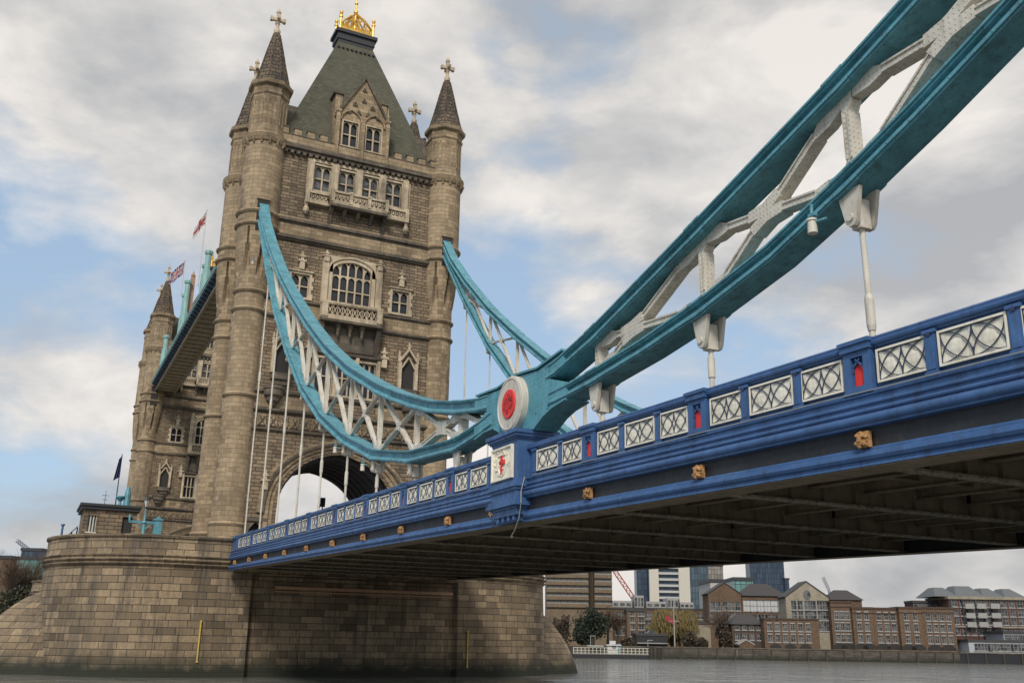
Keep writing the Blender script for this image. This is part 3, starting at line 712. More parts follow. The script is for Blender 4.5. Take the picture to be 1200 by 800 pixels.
            a.box(cx_ - .15, cx_ + .15, cy_ - .72, cy_ + .72, 64.72, 65.04); a.box(cx_ - .7, cx_ + .7, cy_ - .15, cy_ + .15, 64.73, 65.03)
            for d in (-.66, .66): a.box(cx_ - .2, cx_ + .2, cy_ + d - .12, cy_ + d + .12, 64.66, 65.1)
            a.lathe([(.2, 65.6), (.28, 65.75), (.2, 65.95), (.06, 66.25)], cx_, cy_, 8)
            a.build('cross_finial', M['trim'], tu, 25)
            # dark box paints the slot's shade where the chain enters; hood above
            if sx == 1:
                a = MB(); a.box(cx_ + 1.0, cx_ + 1.96, cy_ - .52, cy_ + .52, 40.6, 43.7); a.build('chain_slot_dark', M['void'], tu, 0)
                a = MB(); a.box(cx_ + 1.2, cx_ + 2.04, cy_ - .62, cy_ + .62, 43.7, 44.0); a.build('slot_lintel', M['ashlar'], tu, 0)
    # ---- roof
    a = MB()
    def ringr(hx, hy, z): return [(XP + hx, -hy, z), (XP + hx, hy, z), (XP - hx, hy, z), (XP - hx, -hy, z)]
    L_ = [ringr(5.5, 8.6, 50.8), ringr(5.1, 8.1, 52.2), ringr(4.5, 7.15, 54.4), ringr(1.0, 2.0, 67.3)]
    vs = [p for r in L_ for p in r]; fs = []
    for k in range(3):
        for i in range(4): j = (i + 1) % 4; fs.append((k * 4 + i, k * 4 + j, k * 4 + 4 + j, k * 4 + 4 + i))
    a.add(vs, fs + [(12, 13, 14, 15)]); rf_ = a.build('roof', M['slate'], t, 0)
    a = MB(); a.box(XP - 1.02, XP + 1.02, -2.02, 2.02, 67.3, 67.7); a.box(XP - 1.12, XP + 1.12, -2.15, 2.15, 67.7, 68.5); a.box(XP - 1.32, XP + 1.32, -2.38, 2.38, 68.5, 68.9)
    for i in range(9):
        y = -2.0 + i * 0.5
        for s in (-1, 1): a.tube((XP + s * 1.12, y, 66.3), (XP + s * 1.4, y, 66.45), .15, n=6)
    a.build('roof_cap', M['lead'], rf_, 0)
    a = MB()
    for sx in (-1, 1):
        for sy in (-1, 1):
            x, y = XP + sx * .95, sy * 1.9
            a.lathe([(.2, 68.9), (.16, 69.2), (.14, 70.4), (.22, 70.5), (.22, 70.65), (.12, 70.8), (.2, 71.0), (.2, 71.2), (.05, 71.35)], x, y, 8)
            for j, (f0, f1) in enumerate(((0, .33), (.33, .66), (.66, 1))):
                def cp(f): return (x + (XP - x) * f, y * (1 - f), 69.6 + 2.5 * f ** 0.9)
                a.tube(cp(f0), cp(f1), .09, n=5)
                p = cp(f1); a.lathe([(.02, p[2] + .02), (.12, p[2] + .14), (.1, p[2] + .28), (.02, p[2] + .34)], p[0], p[1], 6)
                q = cp((f0 + f1) / 2); a.tube((q[0], q[1], 69.0), q, .06, n=5)
                a.tube((cp(f0)[0], cp(f0)[1], 69.1), q, .045, n=4); a.tube((cp(f1)[0], cp(f1)[1], 69.1), q, .045, n=4)
    for s in (-1, 1):
        a.box(XP - 1.0, XP + 1.0, s * 1.9 - .07, s * 1.9 + .07, 68.9, 69.35); a.box(XP + s * .95 - .07, XP + s * .95 + .07, -1.9, 1.9, 68.9, 69.35)
        for i in range(12):
            y = -1.9 + i * .32
            x = XP + s * .95; a.tube((x, y, 69.2), (x, y + .16, 69.8), .05, n=4); a.tube((x, y + .32, 69.2), (x, y + .16, 69.8), .05, n=4)
        for f0, f1 in ((0, .5), (.5, 1)):
            for s2 in (-1, 1):
                a.tube((XP + s * .95, s2 * 1.9 * (1 - f0), 69.7 + 2.2 * f0), (XP + s * .95 * (1 if f1 < 1 else 0.4), s2 * 1.9 * (1 - f1), 69.7 + 2.2 * f1), .09, n=5)
                a.tube((XP + s * .95, s2 * 1.9 * (1 - f1) * .99, 69.3), (XP + s * .95, s2 * 1.9 * (1 - f0) * .6, 69.7 + 1.6 * f0 + .5), .06, n=5)
    a.lathe([(.22, 68.9), (.16, 69.4), (.13, 72.0), (.26, 72.2), (.26, 72.4), (.1, 72.6), (.09, 73.3), (.2, 73.45), (.2, 73.6), (.06, 73.8), (.05, 74.9), (.01, 75.0)], XP, 0, 8)
    a.box(XP - .05, XP + .05, -.35, .35, 74.25, 74.38)
    a.build('gilded_crest', M['gold'], rf_, 30)
    # ---- dormers (front and back large, sides small)
    for k in range(4):
        T = fronts(k); w = 2.55 if k < 2 else 1.9; zt = 60.4 if k < 2 else 58.5; zsh = 55.8 if k < 2 else 54.8; dep = -4.6
        a = MB(T); g = 1.25 if k < 2 else .9; ww = 0.8 if k < 2 else .6
        holes = [(-g - ww, -g + ww, 52.0, 54.8), (g - ww, g + ww, 52.0, 54.8)]
        wall_holes(a, -w, w, 50.5, zsh, holes, 0.3)
        a.prism([(-w, zsh), (w, zsh), (0, zt - .25)], 1, 0.0, -0.3)
        for s in (-1, 1): a.add([(s * w, 0, 50.5), (s * w, dep, 50.5), (s * w, dep, zsh), (s * w, 0, zsh)], [(0, 1, 2, 3)])
        for u in (-w - .12, 0, w + .12):
            a.box(u - .2, u + .2, 0, .34, 50.5, 55.6 if u else 54.9); a.box(u - .13, u + .13, .3, .5, 50.5, 54.2)
            if u: a.box(u - .26, u + .26, -.2, .42, 55.6, 55.85); a.lathe([(.2, 55.85), (.12, 56.6), (.02, 57.4)], u, .1, 6)
        for s in (-1, 1):
            # blind arches over the windows and carved ornament in the gable
            pts = arch_pts(1.1, 54.9, 1.3, 12, .3)
            for p, q in zip(pts, pts[1:]): a.tube((s * g + p[0], .1, p[1]), (s * g + q[0], .1, q[1]), .11, n=4)
            a.box(s * g - .7, s * g + .7, 0, .1, 51.0, 51.7)
        if k < 2:
            for s in (-1, 1):   # flanking shoulders
                a.box(s * 2.45 - .35, s * 2.45 + .35, -2.8, -0.9, 50.6, 58.3) 
        a.build('dormer', M['ashlar'], t, 25)
        a = MB(T)
        for s in (-1, 1):
            a.tube((s * (w + .35), .12, zsh - .45), (0, .12, zt), .17, n=4)
            for j in range(4):
                f_ = (j + .5) / 4; u = s * (w + .35) * (1 - f_); z = zsh - .45 + (zt - zsh + .45) * f_; a.lathe([(.05, z + .1), (.16, z + .25), (.1, z + .42)], u, .12, 6)
            if k < 2: a.box(s * 2.45 - .6, s * 2.45 + .5, -3.0, -.75, 58.3, 58.6)
            a.add([(s * (w + .25), .0, zsh - .3), (0, .0, zt), (0, dep, zt), (s * (w + .25), dep, zsh - .3)], [(0, 1, 2, 3)])
        for u, z in ((0, 58.9), (0, 57.6), (-.95, 57.0), (.95, 57.0), (-1.6, 55.95), (-.5, 56.1), (.5, 56.1), (1.6, 55.95)):
            if k < 2:
                for j in range(3): q = pi / 2 + 2 * pi * j / 3; a.tube((u + .16 * cos(q), .02, z + .16 * sin(q)), (u + .16 * cos(q), .14, z + .16 * sin(q)), .13, n=6)
        a.build('dormer_roof', M['dtrim'], t, 25)
        for s in (-1, 1): window(t, T, s * g, 52.0, ww * 2, 2.8, 2, 2, 0.14, hood=False)
    return t
tower = make_tower()
tower2 = copy_tree(tower); tower2.location.x -= 82
tag(tower2, 'farther stone gothic tower, mostly hidden behind the nearer tower, with smaller-looking spires')
pier2 = copy_tree(pier); pier2.location.x -= 82
tag(pier2, 'farther granite river pier standing hidden behind the nearer pier')

# ------------------------------------------------------------------ side-span deck
YD = 9.87
X0, X1 = -2.4, 93.5
deck = thing('bridge_deck', (0, 0, zd(0)), 'long blue and black bridge road deck with white-panelled parapet running overhead', 'bridge deck')
def sl(mb, x0, x1, y0, y1, d0, d1):
    vs = [(x, y, zd(x) + d) for x in (x0, x1) for y in (y0, y1) for d in (d0, d1)]
    mb.add(vs, [(0, 1, 3, 2), (4, 6, 7, 5), (0, 4, 5, 1), (2, 3, 7, 6), (0, 2, 6, 4), (1, 5, 7, 3)]); return mb
def runx(prof, s, x0=X0, x1=X1):
    # profile [(outward, d)] swept along the sloping deck edge on side s
    m = MB(); n = len(prof); xs = [x0 + (x1 - x0) * i / 24 for i in range(25)]
    vs = [(x, s * (YD + o), zd(x) + d) for x in xs for o, d in prof]
    fs = [(i * n + j, i * n + (j + 1) % n, (i + 1) * n + (j + 1) % n, (i + 1) * n + j) for i in range(24) for j in range(n)]
    fs += [tuple(range(n)), tuple(24 * n + j for j in range(n))]
    m.add(vs, fs); return m
m = MB(); sl(m, X0, X1, -9.3, 9.3, 0.55, 0.95); m.build('road_slab', M['under'], deck, 0)
m = MB(); sl(m, X0, X1, -7.0, 7.0, 0.954, 1.0); m.build('carriageway', plain('asphalt', (0.05, 0.05, 0.05), 0.9), deck, 0)
for s in (-1, 1):
    runx([(-.46, -.53), (-.46, .27), (-.02, .27), (-.02, -.14), (-.41, -.14), (-.41, -.53)], s).build('fascia_girder', M['black'], deck, 0)
    # lower blue flange: rounded roll and fillets
    runx([(-.4, -.13), (.02, -.13), (.05, -.17), (.05, -.2), (.10, -.22), (.15, -.27), (.16, -.33), (.13, -.39), (.07, -.42), (.07, -.46), (.10, -.48), (.10, -.52), (-.4, -.52)], s).build('lower_flange', M['blue'], deck, 35)
    # upper blue cornice: roll, fillets and steps back to the parapet
    runx([(-.4, .26), (.03, .262), (.15, .275), (.15, .32), (.19, .335), (.22, .37), (.23, .42), (.22, .47), (.19, .505), (.12, .52), (.12, .555), (.16, .565), (.17, .60), (.155, .635), (.09, .65), (.09, .71), (.13, .72), (.14, .75), (.13, .78), (.07, .80), (.07, .90), (.12, .92), (.12, .96), (.05, .985), (-.4, .985)], s).build('cornice', M['blue'], deck, 35)
    runx([(-.22, .98), (-.005, .98), (-.005, 1.07), (-.05, 1.09), (-.05, 1.90), (-.22, 1.90)], s).build('parapet_backing', M['blue'], deck, 35)
    runx([(-.30, 1.90), (0, 1.90), (.03, 1.94), (.08, 1.95), (.10, 1.99), (.10, 2.02), (.06, 2.05), (.07, 2.10), (.02, 2.14), (-.10, 2.16), (-.24, 2.13), (-.30, 2.06)], s).build('handrail', M['blue'], deck, 40)
m = MB()
pts = [(X0 + i * 0.9, -YD - .14 - .02 * random.random(), zd(X0 + i * .9) + 0.995 + random.uniform(-.004, .006)) for i in range(56)]
m.path(pts, .012, 4); m.build('cable', M['cable'], deck, 30); m = MB()
pts = [(51.4 + i * 0.9, -YD - .14 - .02 * random.random(), zd(51.4 + i * .9) + 0.995 + random.uniform(-.004, .006)) for i in range(46)]
m.path(pts, .012, 4); m.build('cable', M['cable'], deck, 30)

SL = atan2(0.023, 1)
def put(o, x, y, d, mirror=False):
    # place a deck part whose mesh is centred on its own origin
    o.location = Vector((x, y, zd(x) + d)) - ORG[deck.name]; o.rotation_euler = (0, SL, pi if mirror else 0)
def local(mb, name, mat, parent=None, smooth=30):
    o = mb.build(name, mat, None, smooth, (0, 0, 0))
    if parent is not None: o.parent = parent; 
    ORG[o.name] = Vector((0, 0, 0)); return o
def ribbon(mb, pts, y, w=.022, t=.02):
    for (a, b) in zip(pts, pts[1:]):
        dx, dz = b[0] - a[0], b[1] - a[1]; L = math.hypot(dx, dz) or 1; nx, nz = -dz / L * w / 2, dx / L * w / 2
        ex, ez = dx / L * w * .3, dz / L * w * .3
        q = [(a[0] - ex + nx, a[1] - ez + nz), (b[0] + ex + nx, b[1] + ez + nz), (b[0] + ex - nx, b[1] + ez - nz), (a[0] - ex - nx, a[1] - ez - nz)]
        mb.prism(q, 1, y, y - t)
def panel(L):
    H = 0.70; hl, hh = L / 2, H / 2
    m = MB(); 
    # frame
    for a, b, c, d in ((-hl, hl, hh - .045, hh), (-hl, hl, -hh, -hh + .045), (-hl, -hl + .045, -hh + .045, hh - .045), (hl - .045, hl, -hh + .045, hh - .045)): m.box(a, b, -.055, 0.02, c, d)
    # relief plate: domed leaves
    N, K = 28, 14; vs = []
    for j in range(K + 1):
        for i in range(N + 1):
            x = -hl + .03 + (L - .06) * i / N; z = -hh + .03 + (H - .06) * j / K
            e = 0
            for c in (-hl / 2, hl / 2):
                for q in range(4):
                    a = pi / 4 + q * pi / 2; cx_, cz_ = c + .09 * cos(a) * 1.1, .09 * sin(a)
                    r = math.hypot((x - cx_) / 1.1, z - cz_); e += .018 * max(0, 1 - (r / .08) ** 2)
                r = math.hypot(x - c, z); e += .012 * max(0, 1 - (r / .05) ** 2)
            for sx in (-1, 0, 1):
                for sz in (-1, 1):
                    r = math.hypot(x - sx * (hl - .08), z - sz * (hh - .09)); e += .018 * max(0, 1 - (r / .1) ** 2)
            vs.append((x, -.004 - e, z))
    fs = [(j * (N + 1) + i, j * (N + 1) + i + 1, (j + 1) * (N + 1) + i + 1, (j + 1) * (N + 1) + i) for j in range(K) for i in range(N)]
    m.add(vs, fs)
    p_ = local(m, 'parapet_panel', M['panel'], None, 60)
    m = MB()
    a_, b_ = hl - .05, hh - .05
    for sx in (-1, 1):
        for cx_, dx in ((0, 1), (a_, -1)):
            for sz in (-1, 1):
                ribbon(m, [(sx * (cx_ + dx * a_ * cos(t / 12 * pi / 2)), sz * (-b_ + 2 * b_ * sin(t / 12 * pi / 2))) for t in range(13)], -.022, .019, .014)
    ribbon(m, [(0, -b_), (0, -b_ * .45)], -.022, .022, .014); ribbon(m, [(0, b_), (0, b_ * .45)], -.022, .022, .014)
    for z in (-b_, b_): ribbon(m, [(-a_, z), (a_, z)], -.022, .014, .012)
    for x in (-a_, a_): ribbon(m, [(x, -b_), (x, b_)], -.022, .014, .012)
    l_ = local(m, 'tracery', M['navy'], p_, 0)
    return p_
pA, pB = panel(1.27), panel(1.50)
m = MB(); m.box(-.13, .13, -.085, .1, -.5, .42); m.box(-.10, .10, -.10, -.08, -.36, .30); m.box(-.155, .155, -.11, .1, -.5, -.40); m.box(-.16, .16, -.115, .1, .36, .43)
post = local(m, 'parapet_post', M['blue'], None, 0)
m = MB(); m.box(-.05, .05, -.125, -.112, .30, .37); local(m, 'post_socket', M['navy'], post, 0)
m = MB()
for s in (-1, 1): m.box(s * .27 - .1, s * .27 + .1, -.13, .1, -.5, .42)
m.box(-.17, .17, -.13, .1, .30, .42); m.box(-.17, .17, -.13, .1, -.5, -.33); m.box(-.40, .40, -.19, .12, .42, .66); m.box(-.43, .43, -.23, .14, .56, .64); m.box(-.40, .40, -.15, .1, -.5, -.42)
for s in (-1, 1): ribbon(m, [(s * .17, -.02), (s * .13, .1), (0, .2), (s * -.05, .26)], -.05, .03, .06)
m.box(-.17, .17, -.03, 0, -.33, .3)
npost = local(m, 'niche_post', M['blue'], None, 0)
m = MB(); m.prism([(-.135, -.32), (.135, -.32), (.135, .06), (0, .20), (-.135, .06)], 1, -.05, -.031); local(m, 'red_niche', M['red'], npost, 0)
def lionmesh():
    m = MB(); m.box(-.15, .15, -.10, 0, -.16, .17)
    random.seed(3)
    for i in range(26):
        a = random.uniform(0, 2 * pi); r = random.uniform(.05, .16); x, z = r * cos(a) * .95, r * sin(a)
        s_ = random.uniform(.03, .055); m.lathe([(.01, z - s_), (s_, z - s_ * .3), (s_, z + s_ * .4), (.01, z + s_)], x, -.11 - random.uniform(0, .05), 6)
    for x in (-.055, .055): m.lathe([(.01, .03), (.035, .05), (.035, .08), (.01, .1)], x, -.17, 6)
    m.box(-.03, .03, -.23, -.1, -.05, .05); m.box(-.06, .06, -.2, -.1, -.11, -.05)
    return m
lion = local(lionmesh(), 'lion_mask', M['gilt'], None, 40)
PROTO = [pA, pB, post, npost, lion]
def inst(proto, x, y, d, mirror=False):
    o = proto.copy(); COLL.objects.link(o); o.parent = deck; put(o, x, y, d, mirror)
    for ch in proto.children: c = ch.copy(); COLL.objects.link(c); c.parent = o
    return o
for k in range(0, 17):
    X = k * 5.5
    for s in (-1, 1):
        mir = s > 0; y = s * (YD - .03)
        if k == 9: pass
        else: inst(npost, X, y, 1.48, mir)
        for j, (c, pr) in enumerate(((1.109, pA), (2.75, pB), (4.391, pA))):
            x = X + c
            if k == 16 : continue
            if abs(x - 49.8) < 1.45: continue
            inst(pr, x, y - s * -.02, 1.485, mir)
        for c in (1.833, 3.667):
            if k < 16 and abs(X + c - 49.8) > 1.1: inst(post, X + c, y, 1.48, mir)
        if s < 0 and abs(X - 49.5) > 1: inst(lion, X, -YD - .02, 0.02)
inst(lion, 48.25, -YD - .02, 0.02)
for pr in PROTO:
    for ch in list(pr.children): bpy.data.objects.remove(ch)
    bpy.data.objects.remove(pr)
for s in (-1, 1):
    runx([(-.75, -.527), (.07, -.527), (.07, -.545), (-.75, -.545)], s).build('bottom_plate', M['under'], deck, 0)
# cross girders, stringers, soffit plates
for k in range(-0, 18):
    x = k * 5.5 - 0.2
    if x > X1 - 1: continue
    m = MB(); sl(m, x - .03, x + .03, -9.5, 9.5, -.42, .56); 
    for i in range(-8, 9): sl(m, x - .16, x + .16, i * 1.15 - .02, i * 1.15 + .02, -.38, .5)
    m.build('cross_girder', M['under'], deck, 0)
    m = MB(); sl(m, x - .2, x + .2, -9.5, 9.5, -.47, -.42)
    for yy in range(-70, 71):
        for xx in (x - .13, x + .13):
            zq = zd(xx) - .47; y_ = yy * .132; m.add([(xx - .03, y_ - .03, zq), (xx + .03, y_ - .03, zq), (xx + .03, y_ + .03, zq), (xx - .03, y_ + .03, zq), (xx, y_, zq - .03)], [(0, 1, 4), (1, 2, 4), (2, 3, 4), (3, 0, 4)])
    m.build('girder_flange', M['underglint'], deck, 0)
    if k < 17:
        for j in (1, 2):
            xx = x + j * 5.5 / 3
            m = MB(); sl(m, xx - .02, xx + .02, -9.5, 9.5, .12, .55); sl(m, xx - .09, xx + .09, -9.5, 9.5, .08, .12); m.build('secondary_girder', M['under'], deck, 0)
for i in range(-4, 5):
    m = MB(); y = i * 2.05; sl(m, X0, X1 - .5, y - .02, y + .02, -.05, .55); sl(m, X0, X1 - .5, y - .1, y + .1, -.09, -.05); m.build('stringer', M['under'], deck, 0)
for i in range(-4, 4):
    y = i * 2.05 + 1.02; m = MB(); sl(m, X0, X1 - .5, y - .012, y + .012, .22, .55); sl(m, X0, X1 - .5, y - .06, y + .06, .20, .22); m.build('stringer', M['under'], deck, 0)

# pedestals under the chain joints
for s in (-1, 1):
    m = MB()
    def bx(x0, x1, o0, o1, z0, z1): m.box(x0, x1, min(s * o0, s * o1), max(s * o0, s * o1), z0, z1)
    bx(48.80, 50.85, 8.75, 10.30, 9.22, 10.62)
    for i, (e, z0, z1) in enumerate(((.02, 10.62, 10.68), (.08, 10.68, 10.74), (.14, 10.74, 10.84), (.20, 10.84, 10.98))): bx(48.80 - e, 50.85 + e, 8.75, 10.30 + e, z0, z1)
    io = 8.9 if s < 0 else 9.5
    for e, z0, z1 in ((.05, 9.12, 9.22), (.10, 9.0, 9.12), (.04, 8.9, 9.0), (-.02, 8.62, 8.9), (.08, 8.5, 8.62), (.14, 8.36, 8.5), (.02, 8.28, 8.36), (-.04, 8.06, 8.28)): bx(48.80 - e, 50.85 + e, io, 10.32 + e, z0, z1)
    if s < 0: bx(48.95, 50.7, 9.5, 10.16, 7.86, 8.06)
    for i in range(4 if s < 0 else 0):
        x = 49.1 + i * .42; bx(x, x + .2, 10.1, 10.24, 7.9, 8.1)
    pd = m.build('chain_pedestal', M['blue'], deck, 0)
    m = MB(); y0 = s * 10.30
    def by(x0, x1, a, b, z0, z1): m.box(x0, x1, min(s * a, s * b), max(s * a, s * b), z0, z1)
    x0_, x1_, z0_, z1_ = 48.90, 50.55, 9.33, 10.50
    by(x0_, x1_, 10.30, 10.345, z0_, z1_)
    for a, b, c, d in ((x0_, x1_, z0_, z0_ + .06), (x0_, x1_, z1_ - .06, z1_), (x0_, x0_ + .06, z0_ + .06, z1_ - .06), (x1_ - .06, x1_, z0_ + .06, z1_ - .06)): by(a, b, 10.345, 10.40, c, d)
    random.seed(5)
    cxp, czp = (x0_ + x1_) / 2, (z0_ + z1_) / 2
    for i in range(46):
        a = random.uniform(0, 2 * pi); r = random.uniform(.32, .72); x, z = cxp + r * cos(a), czp + .12 + r * sin(a) * .72
        if not (x0_ + .1 < x < x1_ - .1 and z0_ + .1 < z < z1_ - .1): continue
        r2 = random.uniform(.02, .045); b = a + pi / 2 + random.uniform(-.7, .7)
        m.tube((x - .07 * cos(b), s * 10.36, z - .07 * sin(b)), (x + .07 * cos(b), s * 10.36, z + .07 * sin(b)), r2, r2 * .4, 5)
    # shield edge
    sh = [(cxp - .34, czp + .30), (cxp + .34, czp + .30), (cxp + .34, czp - .05), (cxp + .2, czp - .3), (cxp, czp - .44), (cxp - .2, czp - .3), (cxp - .34, czp - .05), (cxp - .34, czp + .30)]
    for a, b in zip(sh, sh[1:]): m.tube((a[0], s * 10.36, a[1]), (b[0], s * 10.36, b[1]), .028, n=5)
    cr = m.build('crest_panel', M['panel'], pd, 40)
    m = MB(); m.box(cxp - .055, cxp + .055, min(s * 10.36, s * 10.40), max(s * 10.36, s * 10.40), czp - .36, czp + .30); m.box(cxp - .04, cxp + .26, min(s * 10.363, s * 10.403), max(s * 10.363, s * 10.403), czp - .02, czp + .12); m.box(cxp - .17, cxp + .0, min(s * 10.363, s * 10.403), max(s * 10.363, s * 10.403), czp + .0, czp + .09); m.build('red_sword', M['red'], cr, 0)
m = MB(); m.path([(51.0, -10.1, 9.3), (50.98, -10.22, 8.8), (51.05, -10.25, 8.4), (50.8, -10.2, 7.9), (50.4, -10.15, 7.55), (50.0, -10.1, 7.36), (49.85, -10.0, 7.36), (49.75, -9.9, 7.42)], .018, 5)
m.build('loose_cable', M['cable'], deck, 40)

# ------------------------------------------------------------------ suspension chains
def interp(tab, x):
    for (a, b), (c, d) in zip(tab, tab[1:]):
        if a <= x <= c: return b + (d - b) * (x - a) / (c - a)
    return tab[0][1] if x < tab[0][0] else tab[-1][1]
UT = [(-6.4, 43.9), (-3.8, 40.7), (0, 37.15), (5.5, 32.6), (11, 28.7), (16.5, 25.1), (22, 21.85), (27.5, 19.1), (33, 16.8), (36, 15.72), (38.5, 14.9), (41, 14.15), (44, 13.5), (46.3, 13.12), (48.2, 13.02), (49.6, 13.12), (51.4, 13.05), (52.6, 13.1), (55, 13.58), (60.5, 15.05), (66, 16.6), (71.5, 18.4), (77, 20.6), (84, 23.8)]
LB = [(-6.4, 42.1), (-5.75, 41.4), (0, 34.6), (5.5, 28.75), (11, 24.0), (16.5, 19.85), (22, 16.75), (27.5, 14.4), (33, 12.62), (38.5, 11.64), (44, 11.30), (46.4, 11.52), (47.6, 11.72)]
LB2 = [(52.2, 11.55), (53.5, 11.58), (55, 11.67), (57.8, 11.92), (60.5, 12.27), (63.4, 12.83), (66, 13.62), (68, 14.32), (71.5, 15.7), (77, 18.2), (84, 22.4)]
def tl(x): return 0.58 if x < 40 else (0.58 - 0.10 * min(1, (x - 40) / 20))
def chord_prof(t, fw=.435):
    h = t / 2
    return [(-fw, h), (-fw, h - .055), (-fw + .05, h - .06), (-fw + .05, h - .11), (-fw + .17, h - .12), (-fw + .17, -h + .22), (-fw + .02, -h + .17), (-fw - .02, -h + .12), (-fw - .02, -h + .05), (-fw + .03, -h + .045), (-fw + .03, -h), (fw - .03, -h), (fw - .03, -h + .045), (fw + .02, -h + .05), (fw + .02, -h + .12), (fw - .02, -h + .17), (fw - .17, -h + .22), (fw - .17, h - .12), (fw - .05, h - .11), (fw - .05, h - .06), (fw, h - .055), (fw, h)]
YC_ = 9.42
def make_chain(label):
    t = thing('suspension_chain', (49.7, 0, 11), label, 'suspension chain', 'the two suspension chains of the span')
    # upper chord: split at the hub
    def cen(tab, sgn): return [(x, z + sgn * tl(x) / 2 * 1.12) for x, z in tab]
    up = [p for p in UT]
    m = MB(); m.sweep(chord_prof(.56), cen(up[:14] + [(47.2, 13.05)], -1)); m.build('upper_chord', M['tealp'], t, 30)
    m = MB(); m.sweep(chord_prof(.50), cen([(52.0, 13.05)] + up[17:], -1)); m.build('upper_chord', M['tealp'], t, 30)
    m = MB(); m.sweep(chord_prof(.56), cen(LB, 1)); m.build('lower_chord', M['tealp'], t, 30)
    m = MB(); m.sweep(chord_prof(.46), [(x, z + .25) for x, z in LB2]); m.build('lower_chord', M['tealp'], t, 30)
    for k in range(1, 14):
        x = k * 5.5
        if 45 < x < 54 or x > 76: continue
        for nm_, f_, tt in (('u', lambda q: interp(UT, q) - tl(q) * .56, .58 if x < 48 else .52), ('l', lambda q: (interp(LB, q) + tl(q) * .56) if x < 48 else (interp(LB2, q) + .25), .58 if x < 48 else .48)):
            m = MB(); m.sweep([(y * 1.025, n_ * 1.045) for y, n_ in chord_prof(tt)], [(x - .34, f_(x - .34)), (x, f_(x)), (x + .34, f_(x + .34))]); m.build('splice_plate', M['tealp'], t, 30)
    # riveted hub
    hub = [(46.0, 13.14), (48.2, 13.0), (49.7, 13.16), (51.4, 13.0), (53.2, 13.2), (53.2, 12.72), (52.2, 12.52), (53.4, 12.12), (53.4, 11.58), (52.5, 11.48), (51.9, 11.32), (51.45, 11.12), (51.15, 10.98), (48.85, 10.98), (48.5, 11.35), (47.9, 11.62), (47.0, 11.62), (46.0, 11.48), (46.0, 12.02), (47.2, 12.42), (46.0, 12.62)]
    m = MB(); m.prism(hub, 1, -.40, .40)
    cap = [(46.2, 13.16), (48.2, 13.06), (49.7, 13.22), (51.4, 13.06), (53.2, 13.26)]
    m.sweep([(-.47, .0), (-.47, .07), (.47, .07), (.47, 0)], cap)
    m.sweep([(-.47, .0), (-.47, -.06), (.47, -.06), (.47, 0)], [(46.2, 11.48), (47.0, 11.62), (47.9, 11.62), (48.5, 11.35), (48.85, 10.98)])
    m.sweep([(-.47, .0), (-.47, -.06), (.47, -.06), (.47, 0)], [(51.15, 10.98), (51.45, 11.12), (51.9, 11.32), (52.5, 11.48), (53.4, 11.58)])
    m.box(48.8, 51.2, -.45, .45, 10.98, 11.06)
    for x in (47.9, 51.25, 52.1):
        m.box(x - .05, x + .05, -.425, -.39, 11.5 if x < 52 else 11.5, 13.0)
    hb_ = m.build('joint_plate', M['teal'], t, 20)
    m = MB()
    def rv(x, z, y=-.40): m.lathe([(.022, z - .0)], x, y, 4) if 0 else m.add([(x - .022, y, z), (x, y, z - .022), (x + .022, y, z), (x, y, z + .022), (x, y - .02, z)], [(0, 1, 4), (1, 2, 4), (2, 3, 4), (3, 0, 4)])
    for x in [46.3 + i * .17 for i in range(41)]:
        if 48.6 < x < 50.85: continue
        for z in (12.9, 12.75): rv(x, z)
        for z in (11.8, 11.95) : rv(x, z) if x > 46.9 else None
    for x in (51.0, 51.12, 51.38, 51.5, 51.95, 52.25):
        for j in range(9): rv(x, 11.55 + j * .15)
    m.build('rivets', M['teal'], hb_, 0)
    # medallion
    MX, MZ = 49.66, 12.13
    def disc(m, r, y0, y1, n=40, bev=.03, squash=1.0):
        ring = lambda rr, y: [(MX + rr * cos(2 * pi * i / n), y, MZ + rr * squash * sin(2 * pi * i / n)) for i in range(n)]
        R_ = [ring(r, y0), ring(r, y1 + bev), ring(r - bev, y1)]
        vs = [p for q in R_ for p in q]; fs = [(k * n + i, k * n + (i + 1) % n, (k + 1) * n + (i + 1) % n, (k + 1) * n + i) for k in range(2) for i in range(n)]
        m.add(vs, fs + [tuple(2 * n + i for i in range(n))])
    m = MB(); disc(m, 1.03, -.38, -.66); md = m.build('medallion', M['white'], t, 35)
    m = MB()
    for i in range(40):
        a, b = 2 * pi * i / 40, 2 * pi * (i + 1) / 40; m.tube((MX + .93 * cos(a), -.665, MZ + .93 * sin(a)), (MX + .93 * cos(b), -.665, MZ + .93 * sin(b)), .022, n=5)
    m.build('medallion_rim', M['white'], md, 40)
    m = MB(); disc(m, .54, -.6, -.715)
    rd = m.build('red_disc', M['red'], md, 35)
    m = MB(); random.seed(11)
    for i in range(60):
        a = random.uniform(0, 2 * pi); r = .36 * sqrt(random.random()); x, z = MX + r * cos(a), MZ + r * sin(a); s_ = random.uniform(.02, .05); b = random.uniform(0, pi)
        m.tube((x - .05 * cos(b), -.72, z - .05 * sin(b)), (x + .05 * cos(b), -.72, z + .05 * sin(b)), s_ * .6, s_ * .4, 5)
    m.build('carved_arms', plain('dark_red_relief', (0.30, 0.03, 0.03), .6), rd, 40)
    # bracing
    def ub(x): return interp(UT, x) - tl(x) * 1.12
    def lt(x): return interp(LB, x) + tl(x) * 1.12 if x < 48 else interp(LB2, x) + .48
